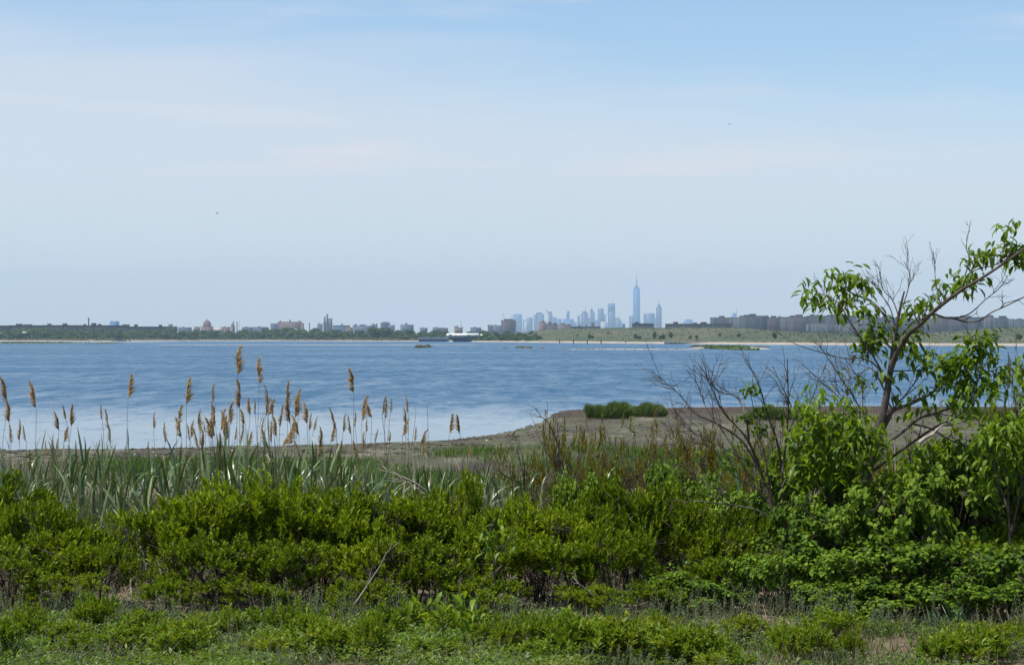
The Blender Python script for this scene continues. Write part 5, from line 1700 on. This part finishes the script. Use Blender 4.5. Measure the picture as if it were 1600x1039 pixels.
clus = [(1268, 446, 14), (1266, 462, 12), (1280, 476, 18), (1300, 478, 18), (1318, 468, 16), (1300, 425, 14), (1325, 430, 22), (1342, 440, 22), (1350, 455, 16), (1312, 446, 18),
        (1345, 480, 14), (1362, 486, 12), (1365, 515, 22), (1378, 532, 26), (1360, 528, 22), (1350, 545, 16), (1385, 505, 14), (1425, 482, 18), (1438, 478, 14), (1432, 512, 22), (1420, 528, 24), (1412, 545, 20), (1428, 548, 16),
        (1445, 470, 10), (1470, 446, 14), (1490, 440, 22), (1508, 442, 20), (1518, 432, 16), (1522, 405, 18), (1535, 396, 18), (1545, 382, 10), (1580, 352, 14), (1572, 362, 8), (1590, 384, 22), (1578, 400, 20), (1597, 402, 20),
        (1508, 548, 18), (1525, 535, 26), (1540, 530, 26), (1535, 552, 28), (1515, 560, 26), (1490, 562, 24), (1465, 560, 20), (1445, 566, 18), (1480, 575, 26), (1505, 580, 30), (1530, 580, 24), (1555, 575, 18),
        (1500, 600, 26), (1480, 598, 18), (1520, 605, 24), (1545, 600, 20), (1570, 590, 16), (1490, 622, 18), (1510, 626, 16), (1450, 610, 10), (1412, 620, 10), (1400, 590, 8), (1356, 600, 8), (1330, 590, 8), (1430, 640, 8), (1465, 640, 10), (1380, 585, 8), (1570, 615, 14), (1590, 580, 16), (1600, 565, 14)]


def leaf_master(seed, mat):
    rr_ = np.random.default_rng(seed)
    T = LEAF8.copy()
    T[:, 2] += -.25 * rr_.uniform(.2, 1.2) * T[:, 1] ** 2
    T[:, 0] *= .40
    ns = len(T)
    stalk = np.array([(0, -.18, .03), (.012, -.18, .03), (.012, .02, 0), (0, .02, 0)])
    V = np.concatenate([T, stalk])
    return V, LEAF8_T


LM = []
for i in range(6):
    V_, T_ = leaf_master(i, 'cherry')
    LM.append(mesh_np('leaf', V_, [T_, np.array([[8, 9, 10, 11]])], M['cherry'], False))


def leafy(root, clusters, Y, size, nobj, r, mat='cherry', dens=1.0, spread=1.0, depth=.10):
    holders = [c for c in COL.objects if c.parent == root and c.type == 'MESH']
    hpts = [np.array([v.co[:] for v in c.data.vertices]) for c in holders]
    """Drooping cherry leaves: the first nobj as parts of their own, the rest joined."""
    o0 = np.array(root.location)
    allP, allD, allN = [], [], []
    for (cx_, cy_, n) in clusters:
        n = max(3, int(n * dens))
        c = P(cx_, cy_, Y(cx_) if callable(Y) else Y) - o0
        sg = spread * np.array([13, 0, 11]) / F * YT + np.array([0, depth, 0])
        p = c + r.normal(0, 1, (n, 3)) * sg * .75
        a = r.uniform(0, 6.3, n)
        D = np.stack([np.cos(a) * .8, np.sin(a) * .7, r.normal(-.55, .35, n)], -1)
        N = np.stack([np.cos(a) * .35 + r.normal(0, .25, n), np.sin(a) * .35 + r.normal(0, .25, n), 0 * a + .8], -1)
        allP.append(p); allD.append(D); allN.append(N)
    Pn, D, N = np.concatenate(allP), nrm(np.concatenate(allD)), np.concatenate(allN)
    L = size * r.uniform(.65, 1.15, len(Pn))
    order = r.permutation(len(Pn))
    order = order[np.argsort(-L[order][:], kind='stable')] if nobj < len(Pn) else order
    from mathutils import Matrix
    for j in order[:nobj]:
        d = D[j]
        nv = N[j] - (N[j] @ d) * d
        nv = nv / np.linalg.norm(nv)
        xv = np.cross(d, nv)
        mt = Matrix([[xv[k], d[k], nv[k]] for k in range(3)])
        hold = holders[int(np.argmin([((hp_ - Pn[j]) ** 2).sum(1).min() for hp_ in hpts]))]
        obj('leaf', LM[int(r.integers(6))], hold, Pn[j], mt.to_euler(), L[j])
    rest = order[nobj:]
    if len(rest):
        T = LEAF8.copy()
        T[:, 0] *= .40
        V, F_ = scatter(T, LEAF8_T, Pn[rest], D[rest], N[rest], L[rest], L[rest])
        obj('foliage', mesh_np('foliage', V, [F_], M[mat]), root)['kind'] = 'stuff'


leafy(ct, clus, lambda px: YT - .5 * np.clip((px - 1430) / 150, 0, 1) + .25 * np.clip((1400 - px) / 100, 0, 1), .096, 300, r, dens=1.35)

# leafy saplings either side of the tree
sl = empty('cherry_sapling', (P(1310, 900, 16.7)[0], 16.7, float(gz(P(1310, 900, 16.7)[0], 16.7))), 'leafy cherry sapling left of the leaning trunk', 'tree')
for pts in ([(1315, 950), (1310, 850), (1300, 740), (1290, 640)], [(1310, 850), (1330, 760), (1340, 680), (1345, 640)], [(1306, 800), (1275, 740), (1262, 680)], [(1300, 740), (1315, 690), (1318, 640)], [(1306, 800), (1350, 740), (1365, 690)]):
    limb(sl, stand(pts, 16.7, .05, r), .010, .003, 'twig', 5, r, 'branch', .2)
cl2 = [(float(1300 + 50 * r.normal()), float(688 + 42 * r.normal()), 11) for _ in range(72)]
cl2 = [c for c in cl2 if c[1] > 622 + .0045 * (c[0] - 1290) ** 2 and 1235 < c[0] < 1385] + [(1275, 622, 8), (1290, 612, 8), (1262, 640, 8), (1330, 648, 9), (1345, 655, 9)]
leafy(sl, cl2, 16.7, .090, 300, r, dens=1.7, depth=.16)
sr = empty('cherry_sapling', (P(1580, 900, 16.4)[0], 16.4, float(gz(P(1580, 900, 16.4)[0], 16.4))), 'leafy cherry sapling at the right below the long bough', 'tree')
for pts in ([(1582, 950), (1578, 840), (1572, 720), (1565, 640)], [(1578, 840), (1600, 740), (1610, 660)], [(1576, 800), (1550, 720), (1535, 670)]):
    limb(sr, stand(pts, 16.4, .05, r), .010, .003, 'twig', 5, r, 'branch', .2)
cl3 = [(float(1578 + 34 * r.normal()), float(690 + 40 * r.normal()), 10) for _ in range(40)]
cl3 = [c for c in cl3 if c[1] > 632]
leafy(sr, cl3, 16.4, .088, 260, r, dens=1.8, depth=.16)
sm = empty('cherry_sapling', (P(1465, 900, 17.5)[0], 17.5, float(gz(P(1465, 900, 17.5)[0], 17.5))), 'leafy cherry sapling filling the gap behind the grey fallen limbs', 'tree')
for pts in ([(1468, 960), (1465, 850), (1460, 760), (1450, 690)], [(1465, 850), (1500, 760), (1510, 690)], [(1465, 820), (1430, 760), (1420, 700)]):
    limb(sm, stand(pts, 17.5, .05, r), .010, .003, 'twig', 5, r, 'branch', .2)
leafy(sm, [(float(1465 + 45 * r.normal()), float(728 + 26 * r.normal()), 13) for _ in range(40)], 17.5, .088, 240, r, dens=1.2, depth=.16)

# bright sapling in the herbs
r = np.random.default_rng(9)
Yq = 13.9
sb = empty('bright_sapling', (P(690, 1000, Yq)[0], Yq, float(gz(P(690, 1000, Yq)[0], Yq))), 'knee high bright green sapling with pointed leaves among the herbs', 'sapling')
for pts in ([(690, 1030), (692, 980), (690, 950), (686, 932)], [(691, 985), (710, 960), (722, 940), (724, 930)], [(691, 975), (670, 955), (660, 945)]):
    limb(sb, stand(pts, Yq), .005, .002, 'stem_green', 0, r, 'stem')
leafy(sb, [(690, 950, 7), (676, 955, 6), (664, 948, 6), (700, 938, 6), (722, 932, 8), (728, 945, 7), (712, 955, 7), (718, 965, 5), (655, 940, 4), (690, 930, 4), (735, 950, 5)], Yq, .10, 80, r, spread=.8, depth=.06)
for c_ in sb.children:
    pass
r = np.random.default_rng(19)
s2 = empty('bright_sapling', (P(770, 930, 15.7)[0], 15.7, float(gz(P(770, 930, 15.7)[0], 15.7))), 'bright leaved sapling poking out of the bayberry thicket', 'sapling')
for pts in ([(775, 940), (772, 880), (765, 840), (760, 825)], [(772, 880), (790, 850), (800, 835)]):
    limb(s2, stand(pts, 15.7), .006, .002, 'twig', 2, r, 'stem')
leafy(s2, [(760, 832, 10), (745, 840, 9), (778, 830, 10), (795, 836, 9), (770, 850, 9), (750, 858, 7), (800, 850, 7)], 15.7, .075, 70, r, spread=.9, depth=.08)

# ---------------------------------------------------------------- the foreground
lowp = []
r = np.random.default_rng(41)
lab_l = ['low bright bayberry shoot in the herbs before the thicket', 'low bayberry shoot with reddish tips standing in the open herbs']
for i in range(56):
    px = -30 + 1660 * ((i * .618034 + .1) % 1.0)
    Y = float(r.uniform(13.0, 14.9))
    if px > 1180 and i % 3:
        continue
    x_ = (px - 800) / F * Y
    zb = float(gz(x_, Y)) - .01
    h = r.uniform(.14, .27)
    w = r.uniform(.20, .34)
    o = empty('bayberry_shoot', (x_, Y, zb), lab_l[i % 2], 'shrub', 'low bayberry shoots before the thicket', float(r.uniform(0, 6.3)), (w, w, h))
    obj('branches', SL[i % 4][0], o)
    obj('foliage', SL[i % 4][1], o)['kind'] = 'stuff'
for i, (px, yt, Y, w) in enumerate([(1330, 985, 13.6, 50), (1232, 990, 13.5, 60), (1500, 990, 13.4, 110), (1460, 1000, 13.3, 70), (900, 960, 14.0, 120), (960, 970, 13.8, 130), (1060, 985, 13.7, 120), (850, 965, 14.2, 80), (1130, 1000, 13.5, 70), (1580, 975, 13.8, 60)]):
    put_shrub('bayberry_shoot', SL[i % 4], px, yt, Y, w, 'upright clump of fresh bayberry shoots on the sandy strip', 'low bayberry shoots before the thicket')


def cover(n, px0, px1, y0, y1, thr, fr2, seed):
    r = np.random.default_rng(seed)
    m = n * 4
    px = r.uniform(px0, px1, m)
    Y = r.uniform(y0, y1, m)
    x = (px - 800) / F * Y
    k = hsh(x * fr2, Y * fr2, seed) + r.normal(0, .2, m) > thr
    x, Y = x[k][:n], Y[k][:n]
    return np.stack([x, Y, gz(x, Y) - .01], -1), r


left_heavy = np.array
# grey green wormwood: upright stems set with fine leaves
Pn, r = cover(2300, -60, 1680, 12.6, 15.9, -.02, 1.3, 51)
n = len(Pn)
h = r.uniform(.08, .22, n) * np.interp(Pn[:, 1], [12.6, 14.3, 15.2], [.8, .9, 1.5])
tilt = np.stack([r.normal(0, .16, n), r.normal(0, .16, n), np.ones(n)], -1)
tilt = nrm(tilt)
per = 26
k = np.tile(np.linspace(.12, 1, per), n)
b = np.repeat(Pn, per, 0) + np.repeat(tilt, per, 0) * (k * np.repeat(h, per))[:, None]
a = np.tile(np.arange(per) * 2.4, n) + np.repeat(r.uniform(0, 6, n), per)
D = np.stack([np.cos(a), np.sin(a), .9 + 0 * a], -1)
V1, F1 = scatter(LEAF5, LEAF5_T, b, D, np.stack([0 * a, 0 * a, 1 + 0 * a], -1) + r.normal(0, .2, (len(a), 3)), r.uniform(.018, .042, len(a)) * (1.2 - .6 * k), .006)
stuff('wormwood', 'grey green feathery herbs in front of the bushes', 'herbs', V1, F1, 'sage')
V, F_ = scatter(BLADE5, LEAF5_T, Pn, tilt, np.tile([0, -1., .1], (n, 1)), h, .006)
stuff('wormwood_stems', 'thin upright stems of the grey green herbs', 'herbs', V, F_, 'sage')
# grass
Pn, r = cover(13000, -60, 1680, 12.5, 16.0, -.2, 1.1, 52)
V, F_ = blades(Pn, r, .04, .15, .0065, .45)
stuff('short_grass', 'short fresh grass over the sandy foreground', 'grass', V, F_, 'grass')
Pn, r = cover(5000, -60, 1680, 12.5, 18, -.2, 1.7, 53)
V, F_ = blades(Pn, r, .08, .26, .005, .8)
stuff('dry_grass', 'dry straw coloured grass lying in the foreground', 'grass', V, F_, 'dead')
# small broad herbs, thick at the left
Pn, r = cover(4200, -60, 900, 12.5, 15.4, -.15, 1.5, 54)
Pn2, r2 = cover(1200, 700, 1680, 12.5, 15.2, .25, 1.5, 55)
Pn = np.concatenate([Pn, Pn2])
n = len(Pn)
per = 9
b = np.repeat(Pn, per, 0) + np.stack([r.normal(0, .025, n * per), r.normal(0, .025, n * per), r.uniform(.02, .11, n * per)], -1)
a = r.uniform(0, 6.3, n * per)
V, F_ = scatter(LEAF5, LEAF5_T, b, np.stack([np.cos(a), np.sin(a), r.uniform(-.1, .9, n * per)], -1), r.normal(0, .3, (n * per, 3)) + np.array([0, 0, 1]), r.uniform(.025, .055, n * per), r.uniform(.010, .020, n * per))
stuff('leafy_herbs', 'mat of small leafy herbs in the foreground', 'herbs', V, F_, 'forb')
# the long bladed tuft before the right bushes
r = np.random.default_rng(56)
c = P(1480, 972, 14.6)
n = 46
x_ = c[0] + r.normal(0, .06, n)
Y = 14.6 + r.normal(0, .05, n)
V, F_ = blades(np.stack([x_, Y, gz(x_, Y) - .01], -1), r, .16, .32, .014, .42, BLADE8, LEAF8_T)
o = tag(obj('grass_tuft', mesh_np('grass_tuft', V - np.array([c[0], 14.6, V[:, 2].min()]), [F_], M['reed_green']), None, (c[0], 14.6, V[:, 2].min())), 'single tuft of broad green blades before the right bushes', 'grass')
o['kind'] = 'stuff'
